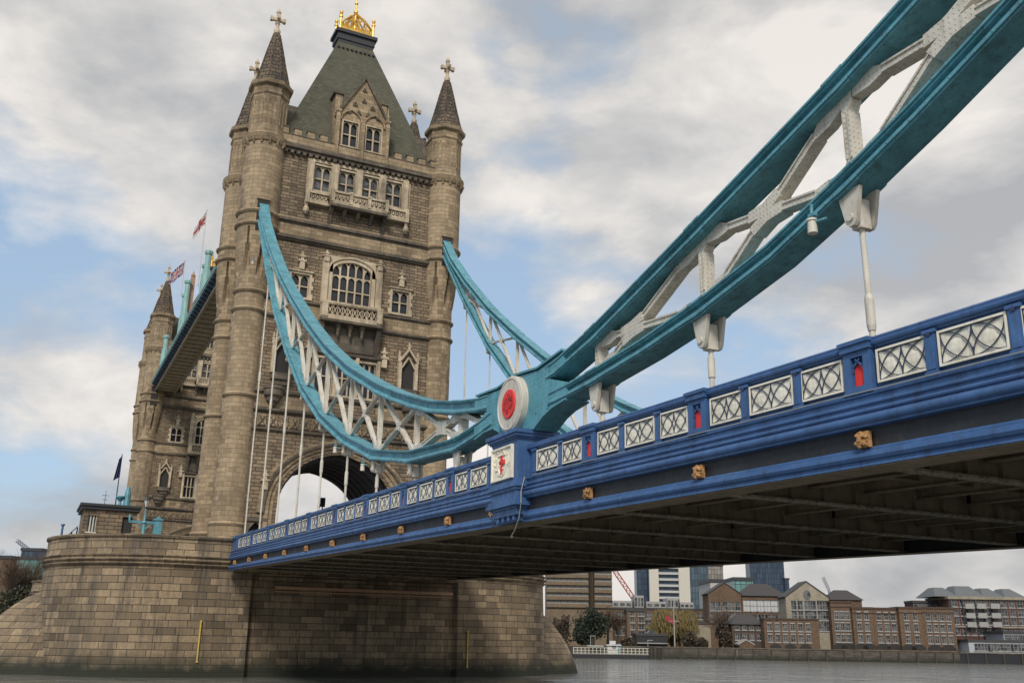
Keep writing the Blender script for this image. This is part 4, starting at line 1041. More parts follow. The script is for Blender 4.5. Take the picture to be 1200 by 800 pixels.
    def bar(m, A, B, wm, we, y=.22, f=.22):
        A = Vector(A); B = Vector(B); d = (B - A); L = d.length; d /= L; n = Vector((-d.y, d.x))
        e = min(f, .9 / L)
        st = [(0, we), (e * .55, we * .92), (e, wm), (1 - e, wm), (1 - e * .55, we * .92), (1, we)]
        poly = [A + d * L * s + n * w / 2 for s, w in st] + [A + d * L * s - n * w / 2 for s, w in st[::-1]]
        m.prism([(p.x, p.y) for p in poly], 1, -y, y)
        # slot shadow: side channels standing proud of the web
        m.prism([(p.x, p.y) for p in (A + d * L * e + n * wm * .53, A + d * L * (1 - e) + n * wm * .53, A + d * L * (1 - e) + n * wm * .28, A + d * L * e + n * wm * .28)], 1, -y - .035, y + .035)
        m.prism([(p.x, p.y) for p in (A + d * L * e - n * wm * .53, A + d * L * (1 - e) - n * wm * .53, A + d * L * (1 - e) - n * wm * .28, A + d * L * e - n * wm * .28)], 1, -y - .035, y + .035)
    ks = list(range(0, 15)); 
    for k in ks:
        x = k * 5.5
        if k in (9,) or x > 80: continue
        zu, zl = ub(x), lt(x)
        if zu - zl > .35:
            m = MB(); bar(m, (x, zl - .1), (x, zu + .1), .11 if k < 8 else .18, .26 if k < 8 else .44, .10 if k < 8 else .16); m.build('vertical_brace', M['whiter'], t, 0)
    for k in ks[:-1]:
        xa, xb = k * 5.5, (k + 1) * 5.5
        if k == 8: continue
        if k == 9: xa = 53.2; 
        if k == 9: continue
        if xb > 79: continue
        A1, A2 = (xa + .25, ub(xa + .25) + .05), (xb - .25, lt(xb - .25) - .05); B1, B2 = (xa + .25, lt(xa + .25) - .05), (xb - .25, ub(xb - .25) + .05)
        if k == 0: A1 = (xa + .4, ub(xa + .4)); 
        m = MB(); wv, we_ = (.11, .24) if k < 7 else (.20, .50); bar(m, A1, A2, wv, we_, .09 if k < 7 else .15); bar(m, B1, B2, wv, we_, .085 if k < 7 else .145)
        # crossing gusset
        def X(p1, p2, p3, p4):
            d1 = (p2[0] - p1[0], p2[1] - p1[1]); d2 = (p4[0] - p3[0], p4[1] - p3[1]); D_ = d1[0] * d2[1] - d1[1] * d2[0]
            s_ = ((p3[0] - p1[0]) * d2[1] - (p3[1] - p1[1]) * d2[0]) / D_; return Vector((p1[0] + d1[0] * s_, p1[1] + d1[1] * s_))
        c = X(A1, A2, B1, B2); u1 = (Vector(A2) - Vector(A1)).normalized(); u2 = (Vector(B2) - Vector(B1)).normalized()
        g = .62 if k > 6 else .34; gw = .15 if k > 6 else .09
        pl = []
        for ua, ub_ in ((u1, u2), (u2, -u1), (-u1, -u2), (-u2, u1)):
            n_ = Vector((-ua.y, ua.x)); 
            if n_.dot(ub_) < 0: n_ = -n_
            pl += [c + ua * g - n_ * gw, c + ua * g + n_ * gw, c + (ua + ub_).normalized() * gw * 1.8]
        m.prism([(p.x, p.y) for p in pl], 1, -(.13 if k < 7 else .19), (.13 if k < 7 else .19))
        br_ = m.build('cross_brace', M['whiter'], t, 0)
    # short brace by the hub on the tower side
    m = MB(); bar(m, (44.2, ub(44.2) + .1), (46.4, 12.05), .2, .4); m.build('cross_brace', M['whiter'], t, 0)
    # hangers
    for k in range(0, 15):
        x = k * 5.5
        if k == 9 or x > 78: continue
        zb = interp(LB, x) if x < 48 else interp(LB2, x)
        zb += .04
        small = k < 1
        m = MB(); y0 = .0
        sz = 0.66 if k > 7 else .46
        for y in (-.26, .26):
            m.prism([(x - .5 * sz, zb), (x + .5 * sz, zb), (x + .24 * sz, zb - 1.15 * sz), (x + .12 * sz, zb - 1.3 * sz), (x - .12 * sz, zb - 1.3 * sz), (x - .24 * sz, zb - 1.15 * sz)], 1, y - .05, y + .05)
        m.tube((x, -.36, zb - 1.0 * sz), (x, .36, zb - 1.0 * sz), .09, n=10)
        m.box(x - .13, x + .13, -.16, .16, zb - 1.35 * sz, zb - .2)
        zt = zb - 1.35 * sz; zbot = zd(x) + .95
        rr = .066
        m.tube((x, 0, zbot), (x, 0, zt + .02), rr, n=12)
        if zt - zbot > 2.4:
            zm = zbot + (zt - zbot) * (.42 if k > 8 else .60) 
            m.tube((x, 0, zm), (x, 0, zm + .6), rr * 1.5, n=12); m.tube((x, 0, zm - .12), (x, 0, zm), rr * 1.25, rr * 1.5, 12); m.tube((x, 0, zm + .6), (x, 0, zm + .7), rr * 1.5, rr * 1.2, 12)
        else:
            m.tube((x, 0, zt - .75), (x, 0, zt - .2), rr * 1.45, n=12)
        m.build('hanger', M['white'], t, 30)
    # place on its side
    return t
chain = make_chain('near turquoise suspension chain with white cross bracing, red-centred round medallion facing the viewer')
chain2 = copy_tree(chain); tag(chain2, 'far turquoise suspension chain seen beyond the near one, against the sky')
chain.location.y = -YC_; chain2.location.y = YC_; chain2.rotation_euler = (0, 0, 0)
chain2.scale = (1, -1, 1)
# floodlights slung under the chain
def floodlight(x, z, y, label):
    t = thing('floodlight', (x, y, z), label, 'floodlight', 'floodlights fixed to the suspension chain')
    m = MB(); m.tube((x, y, z - .28), (x, y, z + .02), .115, .10, 14); m.tube((x, y, z + .02), (x, y, z + .07), .125, .11, 14); m.build('lamp_housing', M['white'], t, 30)
    m = MB(); m.tube((x, y, z + .05), (x + .03, y, z + .42), .04, n=6); m.box(x - .07, x + .13, y - .05, y + .05, z + .12, z + .2); m.tube((x, y, z - .02), (x + .35, y + .1, z - .02), .03, n=6); m.build('bracket', M['tealp'], t, 30)
for x, dz, lb in ((65.15, -.2, 'cream cylindrical floodlight on the near chain, at upper right'), (27.0, -.35, 'small white floodlight under the near chain, just left of the archway crown'), (32.4, -.35, 'small white floodlight hanging below the near chain, in front of the archway'),):
    zb = interp(LB, x) if x < 48 else interp(LB2, x); floodlight(x, zb + dz, -YC_ - .62, lb)
floodlight(-3.0, 36.2, -YC_ - 1.0, 'small white floodlight beside the near-left turret shaft, below its pointed facets')

# ------------------------------------------------------------------ high-level walkways between the towers
def walkway(sy, label):
    t = thing('high_walkway', (-53.9, sy * 8, 43), label, 'walkway', 'high-level walkways between the towers')
    xa, xb = -89.2, -18.6; yo, yi = sy * 9.2, sy * 6.4; lo, hi = min(yo, yi), max(yo, yi)
    m = MB(); m.box(xa, xb, lo - .3, hi + .3, 43.25, 43.5); m.build('soffit', M['soffit'], t, 0)
    n = 34
    for i in range(n):
        m = MB(); x = xa + (xb - xa) * (i + .5) / n; m.box(x - .10, x + .10, lo + .2, hi - .2, 43.14, 43.256)
        for j in range(3): y = lo + (hi - lo) * (j + .5) / 3; m.box(x - .75, x - .2, y - .28, y + .28, 43.2, 43.253)
        m.build('soffit_rib', M['under'], t, 0)
    for y, s in ((yo, sy), (yi, -sy)):
        m = MB(); m.box(xa, xb, min(y, y + s * .3), max(y, y + s * .3), 43.05, 43.45); m.build('soffit_edge', M['soffit'], t, 0)
        m = MB(); m.box(xa, xb, min(y - s * .1, y + s * .95), max(y - s * .1, y + s * .95), 44.25, 44.5); m.box(xa, xb, min(y + s * .8, y + s * 1.02), max(y + s * .8, y + s * 1.02), 44.5, 44.7); m.build('cornice', M['paleteal'], t, 0)
        m = MB(); m.box(xa, xb, min(y, y + s * .06), max(y, y + s * .06), 43.5, 46.6); m.box(xa, xb, min(y - s * .1, y + s * .2), max(y - s * .1, y + s * .2), 46.6, 46.85); m.build('side_girder', M['paleteal'], t, 0)
        for i in range(46):
            x = xa + .8 + i * 1.53; m = MB(); m.prism([(y + s * .06, 43.5), (y + s * .06, 44.25), (y + s * .9, 44.25), (y + s * .8, 44.0), (y + s * .35, 43.75)], 0, x - .28, x + .28); m.build('cornice_bracket', M['dkblue'], t, 0)
        m = MB()
        for i in range(35):
            x = xa + 1 + i * 2.0; q = y + s * .1
            m.tube((x - 1, q, 44.6), (x + 1, q, 46.6), .07, n=4); m.tube((x - 1, q, 46.6), (x + 1, q, 44.6), .07, n=4)
        m.build('lattice', M['paleteal'], t, 0)
    m = MB(); m.box(xa, xb, lo + .1, hi - .1, 46.6, 46.9); m.prism([(lo + .2, 46.9), (hi - .2, 46.9), ((lo + hi) / 2, 47.6)], 0, xa, xb); m.build('walkway_roof', M['lead'], t, 0)
    yo = sy * 9.6
    m = MB(); 
    for x in (-80.0, -60.0, -58.6, -41.0, -39.4, -30, -24):
        pass
    for x, zt in ((-80.0, 50.6), (-60.6, 51.6), (-59.0, 53.2), (-41.6, 49.6), (-40.2, 51.0), (-27.0, 49.4)):
        c = MB(); c.lathe([(.5, 44.7), (.5, 48.2), (.36, 48.3), (.36, zt - .6), (.5, zt - .5), (.56, zt - .15), (.4, zt)], x, yo - sy * .1, 8); c.build('corner_pillar', M['paleteal'], t, 30)
    c = MB(); c.box(-60.2, -59.4, yo - sy * .8 - .3, yo - sy * .8 + .3, 47.6, 54.0); c.lathe([(.2, 54), (.35, 54.3), (.1, 54.8), (.02, 55.2)], -59.8, yo - sy * .8, 8); c.build('chimney_stack', plain('terracotta_stone', (.35, .22, .15), .8), t, 30)
    return t
walkway(-1, 'nearer high walkway with brown ribbed soffit, running between the two towers on the left')
walkway(1, 'farther high walkway between the towers, seen as a blue edge behind the nearer one')

# ------------------------------------------------------------------ flags
def flag(px0, py0, px1, py1, yw, size, colf, label, lean=(-1, 0.0, -.45), mats=None):
    b = on(px0, py0, 1, yw); tp = on(px1, py1, 1, yw); tp = Vector((b.x, b.y, tp.z))
    t = thing('flagpole', tuple(b), label, 'flag', 'flags flying on the bridge')
    m = MB(); m.tube(b, tp, .09, .05, 8); m.lathe([(.02, tp.z), (.12, tp.z + .1), (.02, tp.z + .25)], tp.x, tp.y, 8); m.build('pole', plain('pale_pole_paint', (.5, .5, .5), .5), t, 30)
    W, H = size; N, K = 24, 14; vs = []
    lx = Vector(lean); 
    for j in range(K + 1):
        for i in range(N + 1):
            u = i / N; v = j / K; w = .22 * sin(u * 9 + v * 1.5) * u * H * .5
            p = tp + lx * (W * u) + Vector((0.25 * u * v, 0, -1)) * (H * v) + Vector((w, w * .5, 0)); vs.append(tuple(p))
    fs = [(j * (N + 1) + i, j * (N + 1) + i + 1, (j + 1) * (N + 1) + i + 1, (j + 1) * (N + 1) + i) for j in range(K) for i in range(N)]
    m = MB(); m.add(vs, fs); o = m.build('flag_cloth', mats, t, 60, recalc=False)
    for j in range(K):
        for i in range(N): o.data.polygons[j * N + i].material_index = colf((i + .5) / N, (j + .5) / K)
fw, fr, fb = plain('flag_white', (.42, .40, .38), .8), plain('flag_red', (.26, .03, .035), .8), plain('flag_navy', (.02, .03, .12), .8)
def jack(u, v):
    x, y = (u - .5) * 2, (v - .5) * 2
    if abs(x) < .12 or abs(y) < .2: return 1
    if abs(x) < .2 or abs(y) < .34: return 0
    d = min(abs(x - y), abs(x + y))
    if d < .09: return 1
    if d < .22: return 0
    return 2
def cross(u, v):
    return 1 if abs(u - .5) < .09 or abs(v - .5) < .15 or (abs(abs(u - .5) * 2 - abs(v - .5) * 2) < .15 and u < .55) else 0
flag(232, 335, 237, 259, -8.0, (3.6, 2.0), cross, 'white flag with red cross on a tall pole above the high walkway', (-.62, -.35, -.62), [fw, fr, fb])
flag(212, 345, 214, 312, -8.0, (3.9, 2.3), jack, 'red, white and blue crossed flag above the high walkway, near the farther spire', (-.62, -.45, -.42), [fw, fr, fb])

# ------------------------------------------------------------------ things standing on the pier top
def cabin():
    x0, x1 = -20.6, -15.0; ya, yb = on(97, 610, 0, x1).y, on(160, 610, 0, x1).y; zt = on(120, 597, 0, x1).z; z0 = 10.9
    t = thing('control_cabin', ((x0 + x1) / 2, (ya + yb) / 2, z0), 'low stone control cabin with dark flat roof on the pier, left of the tower', 'cabin')
    T = lambda u, d, z: (x1 + d, u, z)
    wa, wb = on(102, 613, 0, x1).y, on(112.5, 613, 0, x1).y; da, db = on(143, 613, 0, x1).y, on(155, 613, 0, x1).y
    m = MB(T); wall_holes(m, ya, yb, z0, zt, [(wa, wb, zt - 2.0, zt - .55), (da, db, z0, zt - .5)], .3); m.T = None
    m.box(x0, x1 - .31, ya, yb, z0, zt - .02) if 0 else None
    m.add([(x1, ya, z0), (x0, ya, z0), (x0, ya, zt), (x1, ya, zt)], [(0, 1, 2, 3)]); m.add([(x1, yb, z0), (x0, yb, z0), (x0, yb, zt), (x1, yb, zt)], [(0, 1, 2, 3)]); m.add([(x0, ya, z0), (x0, yb, z0), (x0, yb, zt), (x0, ya, zt)], [(0, 1, 2, 3)])
    m.build('wall', M['rubble'], t, 0)
    m = MB(); m.box(x0 - .2, x1 + .25, ya - .25, yb + .2, zt, zt + .28); m.box(x0 - .35, x1 + .4, ya - .4, yb + .3, zt + .28, zt + .5); m.build('roof', M['lead'], t, 0)
    m = MB(T); m.box(wa, wb, -.28, -.24, zt - 2, zt - .55); g = m.build('window', M['glassb'], t, 0)
    m = MB(T); n = 3
    for i in range(n + 1): u = wa + (wb - wa) * i / n; m.box(u - .05, u + .05, -.24, -.1, zt - 2, zt - .55)
    m.box(wa - .1, wb + .1, -.2, .08, zt - 2.12, zt - 2.0); m.build('window_frame', M['white'], g, 0)
    m = MB(T); m.box(da, db, -.3, -.22, z0, zt - .5); m.build('door', M['void'], t, 0)
    return zt + .5
zroof = cabin()
def bluepost(px, ptop, label, r0, r1, yw=-19.0, xp=-17.5):
    b = on(px, 600, 0, xp); tz = on(px, ptop, 0, xp).z
    t = thing('blue_post', (xp, b.y, zroof), label, 'post')
    m = MB(); m.lathe([(.28, zroof), (.28, zroof + .2), (r0, zroof + .3), (r0 * .8, tz - .5), (r1, tz - .12), (r1, tz)], xp, b.y, 10); m.build('shaft', M['tealp'], t, 30)
    m = MB(); m.box(xp - .4, xp + .4, b.y - .5, b.y + .5, zroof, zroof + .12); m.build('foot_plate', M['tealp'], t, 0)
bluepost(139, 581, 'turquoise funnel-topped post on the cabin roof, left of the tapered one', .16, .42)
bluepost(147, 570, 'taller tapered blue post on the cabin roof beside the farther tower', .34, .16)
def mast(px, ptop, r, label, cloth=False):
    xp = -18.5; b = on(px, 600, 0, xp); tz = on(px, ptop, 0, xp).z
    t = thing('mast', (xp, b.y, zroof), label, 'mast'); m = MB(); m.tube((xp, b.y, zroof), (xp, b.y, tz), r, r * .6, 6)
    m.build('pole', M['lead'], t, 30)
    if cloth:
        m = MB(); N = 8; vs = []; rr = []
        for j in range(13):
            for i in range(N + 1):
                u = i / N; v = j / 12; vs.append((xp + .12 * sin(u * 14), b.y - .55 * u * (.5 + .5 * v) + .05, tz - .1 - 2.1 * v - .4 * u))
        m.add(vs, [(j * 9 + i, j * 9 + i + 1, j * 9 + i + 10, j * 9 + i + 9) for j in range(12) for i in range(N)]); m.build('flag_cloth', fb, t, 60)
    else:
        m = MB(); m.box(xp - .02, xp + .02, b.y - .3, b.y + .3, tz - .5, tz - .46); m.box(xp - .02, xp + .02, b.y - .2, b.y + .2, tz - .9, tz - .86); m.build('aerial_rods', M['lead'], t, 0)
mast(134, 531, .06, 'pole with limp navy flag on the cabin roof, at far left', True)
mast(121, 574, .03, 'thin radio aerial on the cabin roof, left of the navy flag')
def lamp():
    xp = -8.2; y = on(168, 620, 0, xp).y; tz = on(168, 580, 0, xp).z; z0 = 10.9
    t = thing('lamp_post', (xp, y, z0), 'turquoise lamp post with black glazed lantern on the pier beside the cabin', 'lamp post')
    m = MB(); m.lathe([(.26, z0), (.26, z0 + .6), (.14, z0 + .8), (.12, z0 + 2.0), (.2, z0 + 2.1), (.09, z0 + 2.3), (.07, tz - 1.0)], xp, y, 10)
    m.box(xp - .05, xp + .05, y - 1.25, y + 1.25, z0 + 2.05, z0 + 2.25); m.tube((xp, y - 1.2, z0 + 2.2), (xp, y - 1.2, z0 + 2.75), .09, n=8); m.tube((xp, y + 1.2, z0 + 2.2), (xp, y + 1.2, z0 + 2.6), .09, n=8)
    for s in (-1, 1): m.tube((xp, y, z0 + 1.5), (xp, y + s * .7, z0 + 2.1), .04, n=6)
    m.build('post', M['tealp'], t, 30)
    m = MB(); m.lathe([(.12, tz - 1.0), (.27, tz - .42)], xp, y, 6); ln = m.build('lantern_glass', plain('lantern_glass', (.55, .55, .5), .2), t, 0)
    m = MB(); m.lathe([(.32, tz - .42), (.2, tz - .22), (.06, tz - .12), (.04, tz + .15), (.01, tz + .3)], xp, y, 6); m.lathe([(.1, tz - 1.08), (.15, tz - .98)], xp, y, 6)
    for i in range(6):
        q = pi / 3 * i; m.tube((xp + .12 * cos(q), y + .12 * sin(q), tz - 1), (xp + .28 * cos(q), y + .28 * sin(q), tz - .42), .02, n=4)
    m.build('lantern_frame', M['lead'], t, 20)
lamp()
def cabinet():
    xp = -8.0; ya, yb = on(181, 612, 0, xp).y, on(190, 612, 0, xp).y; z0 = 10.9; zt = on(185, 604.5, 0, xp).z
    t = thing('equipment_cabinet', (xp - .4, (ya + yb) / 2, z0), 'bright turquoise equipment cabinet with pointed cap, right of the lamp post on the pier', 'cabinet')
    m = MB(); m.box(xp - .7, xp, ya, yb, z0, zt - .35); m.build('cabinet_body', M['tealp'], t, 0)
    m = MB(); m.box(xp - .78, xp + .08, ya - .08, yb + .08, zt - .35, zt - .22); m.prism([(ya, zt - .22), (yb, zt - .22), ((ya + yb) / 2, zt)], 0, xp - .7, xp); m.build('cap', M['tealp'], t, 0)
    m = MB(); n = 5
    for i in range(n): z = z0 + .3 + i * .16; m.box(xp, xp + .03, ya + .1, yb - .1, z, z + .07)
    m.build('louvres', M['blue'], t, 0)
cabinet()
def stanchion():
    xp = -16.0; y = on(73, 620, 0, xp).y; z0 = 11.6; tz = on(73, 613.5, 0, xp).z
    t = thing('mooring_stanchion', (xp, y, z0), 'small blue stanchion with rails on the left end of the pier parapet', 'stanchion')
    m = MB(); m.lathe([(.13, z0), (.1, z0 + .2), (.09, tz - .2), (.18, tz - .12), (.15, tz)], xp, y, 8); m.build('shaft', M['blue'], t, 30)
    for dz in (.3, .62):
        m = MB(); m.tube((xp, y, z0 + dz), (xp - 2.2, y - .7, z0 + dz - .02), .025, n=5); m.tube((xp, y, z0 + dz), (xp + .6, y + 2.0, z0 + dz), .025, n=5); m.build('rail', M['cable'], t, 30)
stanchion()
def solar():
    xp = -15.2; y0 = on(79, 619, 0, xp).y; y1 = on(92, 610, 0, xp).y; z0 = 11.5
    t = thing('tilted_panel', (xp, (y0 + y1) / 2, z0), 'dark tilted flat panel propped beside the cabin, at its left end', 'panel')
    m = MB(); m.add([(xp - .5, y0, z0 + .55), (xp + .5, y0, z0 + .55), (xp + .5, y1, z0 + 1.5), (xp - .5, y1, z0 + 1.5), (xp - .5, y0, z0 + .62), (xp + .5, y0, z0 + .62), (xp + .5, y1, z0 + 1.57), (xp - .5, y1, z0 + 1.57)], [(0, 1, 2, 3), (4, 5, 6, 7), (0, 1, 5, 4), (1, 2, 6, 5), (2, 3, 7, 6), (3, 0, 4, 7)]); m.build('panel_board', M['lead'], t, 0)
    m = MB(); m.tube((xp, (y0 + y1) / 2, z0 - .4), (xp, (y0 + y1) / 2, z0 + 1.0), .06, n=6); m.tube((xp, y1, z0 - .4), (xp, y1, z0 + 1.45), .06, n=6); m.build('prop', M['lead'], t, 0)
solar()
def signal():
    b = on(378, 598, 1, 3.0); xp = -19.5; y = on(378, 590, 0, xp).y; zc = on(378, 590, 0, xp).z
    t = thing('traffic_signal', (xp, y, 10), 'dark traffic signal head seen through the archway over the parapet', 'traffic light')
    m = MB(); m.box(xp - .15, xp + .15, y - .24, y + .24, zc - .3, zc + .62); m.box(xp - .15, xp + .2, y - .5, y - .28, zc - .45, zc - .1); m.build('signal_head', M['lead'], t, 0)
    m = MB(); m.tube((xp, y, 9.9), (xp, y, zc - .3), .07, n=8); m.build('signal_pole', M['lead'], t, 30)
signal()

# ------------------------------------------------------------------ bascule roadway beyond the tower
m = MB(); m.box(-84.0, -18.2, -7.2, 7.2, 8.6, 9.75); o = m.build('road', M['under'], None, 0, (-50, 0, 9)); tag(o, kind='structure')
m = MB(); m.box(-21.5, -3.0, -5.0, 5.0, 9.2, 9.58); o = m.build('road', plain('asphalt_road', (.05, .05, .05), .9), None, 0, (-12, 0, 9)); tag(o, kind='structure')

# ------------------------------------------------------------------ river, banks
HV = Vector((F.x, F.y, 0)).normalized(); RV = Vector((HV.y, -HV.x, 0))
def W(a, b, z): p = CAM + RV * a + HV * b; return (p.x, p.y, z)
def AZ(px, py, b): d = ray(px, py); t = b / d.dot(HV); P = CAM + d * t; return (P - CAM).dot(RV), P.z
def A(px, b): return AZ(px, 745, b)[0]
def Z(px, py, b): return AZ(px, py, b)[1]
m, nt, b_ = newmat('river_water'); M['water'] = m
b_.inputs['Base Color'].default_value = (0.17, 0.17, 0.155, 1); b_.inputs['Roughness'].default_value = 0.08; b_.inputs['Specular IOR Level'].default_value = 0.6
tcn, pos = coords(nt)
w1 = noise(nt, mp(nt, pos, (.55, .55, 1)), 1.0, 6, 0.62); w2 = noise(nt, mp(nt, pos, (.12, .12, 1), (4, 7, 0)), 1.0, 3, .5)
w3 = noise(nt, mp(nt, pos, (.30, .42, 1), (1, 2, 0)), 1.0, 5, .6); nb = bump(nt, w2, .6, .8); nb = bump(nt, w3, .9, .45, nb); nb = bump(nt, w1, .4, .10, nb); nt.links.new(nb, b_.inputs['Normal'])
mm = MB(); mm.add([W(-2500, -2500, WZ), W(3500, -2500, WZ), W(3500, 209, WZ), W(-2500, 209, WZ)], [(0, 1, 2, 3)]); o = mm.build('river', M['water'], None, 0, (0, 0, WZ)); tag(o, kind='structure')
BK = 206.0; GZ = 2.5
ground = plain('bank_paving', (.11, .10, .085), .95)
mm = MB(); mm.add([W(-3000, -3000, GZ - 3.5), W(4000, -3000, GZ - 3.5), W(4000, 6000, GZ - 3.5), W(-3000, 6000, GZ - 3.5)], [(0, 1, 2, 3)]); o = mm.build('riverbed', ground, None, 0, (0, 0, -1)); tag(o, kind='structure')
mm = MB(); mm.add([W(-1500, BK + .6, GZ), W(3000, BK + .6, GZ), W(3000, 5000, GZ), W(-1500, 5000, GZ)], [(0, 1, 2, 3)]); o = mm.build('far_bank', ground, None, 0, (0, 0, GZ)); tag(o, kind='structure')
mb_q = stone('quay_stone', (.05, .045, .035), (.12, .10, .08), (.03, .03, .025), 1.6, .5, .02, .6, .4, .8, algae=(1.0, 2.0, (.02, .022, .014)))
def FT(b0): return lambda u, d, z: W(u, b0 - d, z)
PILE = plain('dark_pile_timber', (.05, .042, .032), .9)
def quay(a0, a1, zt, label, mat):
    t = thing('quay_wall', W((a0 + a1) / 2, BK, WZ), label, 'quay wall'); T = FT(BK)
    m = MB(T); m.box(a0, a1, -.6, 0, WZ - 1.5, zt); m.build('wall', mat, t, 0)
    m = MB(T); m.box(a0, a1, -.7, .12, zt, zt + .2); m.build('coping', M['dtrim'], t, 0)
    m = MB(T)
    u = a0 + 1.5
    while u < a1: m.box(u - .14, u + .14, 0, .26, WZ - 1, zt - .05); u += 3.7
    o = m.build('fender_piles', PILE, t, 0); tag(o, kind='stuff')
quay(A(640, BK), A(1122, BK), 2.9, 'long mossy stone quay wall below the brick wharf on the far bank', mb_q)
quay(A(1122, BK) + .01, A(1330, BK), 2.7, 'black quay wall below the large brick apartments, right end of the far bank', plain('black_quay', (.015, .016, .02), .8))
quay(A(-200, BK), A(300, BK), 2.9, 'quay wall on the far bank hidden behind the bridge pier at left', mb_q)

# ------------------------------------------------------------------ buildings of the far bank
def brick(name, c, c2): return stone(name, c, c2, tuple(x * .7 for x in c), .6, .2, .02, .2, .2, .3)
B1 = brick('brown_brick', (.10, .062, .038), (.17, .108, .064)); B2 = brick('dark_brick', (.055, .036, .027), (.095, .062, .045)); B3 = brick('red_brown_brick', (.085, .035, .026), (.12, .055, .042))
CR = brick('cream_render', (.26, .225, .165), (.36, .315, .24)); BT = brick('brutalist_concrete', (.15, .108, .07), (.22, .165, .11))
slate2 = plain('grey_slate', (.045, .042, .042), .7); wframe = plain('white_window_paint', (.30, .295, .28), .6); dglass = M['glassb']
def glassmat(name, c, fl):
    m, nt, b = newmat(name); tcn, pos = coords(nt)
    sp = nt.nodes.new('ShaderNodeTexBrick'); nt.links.new(tcn.outputs['UV'], sp.inputs['Vector']); sp.offset = 0
    sp.inputs['Scale'].default_value = 1; sp.inputs['Brick Width'].default_value = 1.6; sp.inputs['Row Height'].default_value = fl; sp.inputs['Mortar Size'].default_value = .12
    sp.inputs['Color1'].default_value = (*c, 1); sp.inputs['Color2'].default_value = (*[x * 1.8 for x in c], 1); sp.inputs['Mortar'].default_value = (*[x * .5 for x in c], 1)
    nt.links.new(sp.outputs['Color'], b.inputs['Base Color']); b.inputs['Roughness'].default_value = .25; return m
GL = glassmat('blue_curtain_glass', (.04, .06, .075), 3.2); GL2 = glassmat('navy_curtain_glass', (.022, .036, .056), 3.0); GT = glassmat('green_curtain_glass', (.08, .16, .15), 3.0)

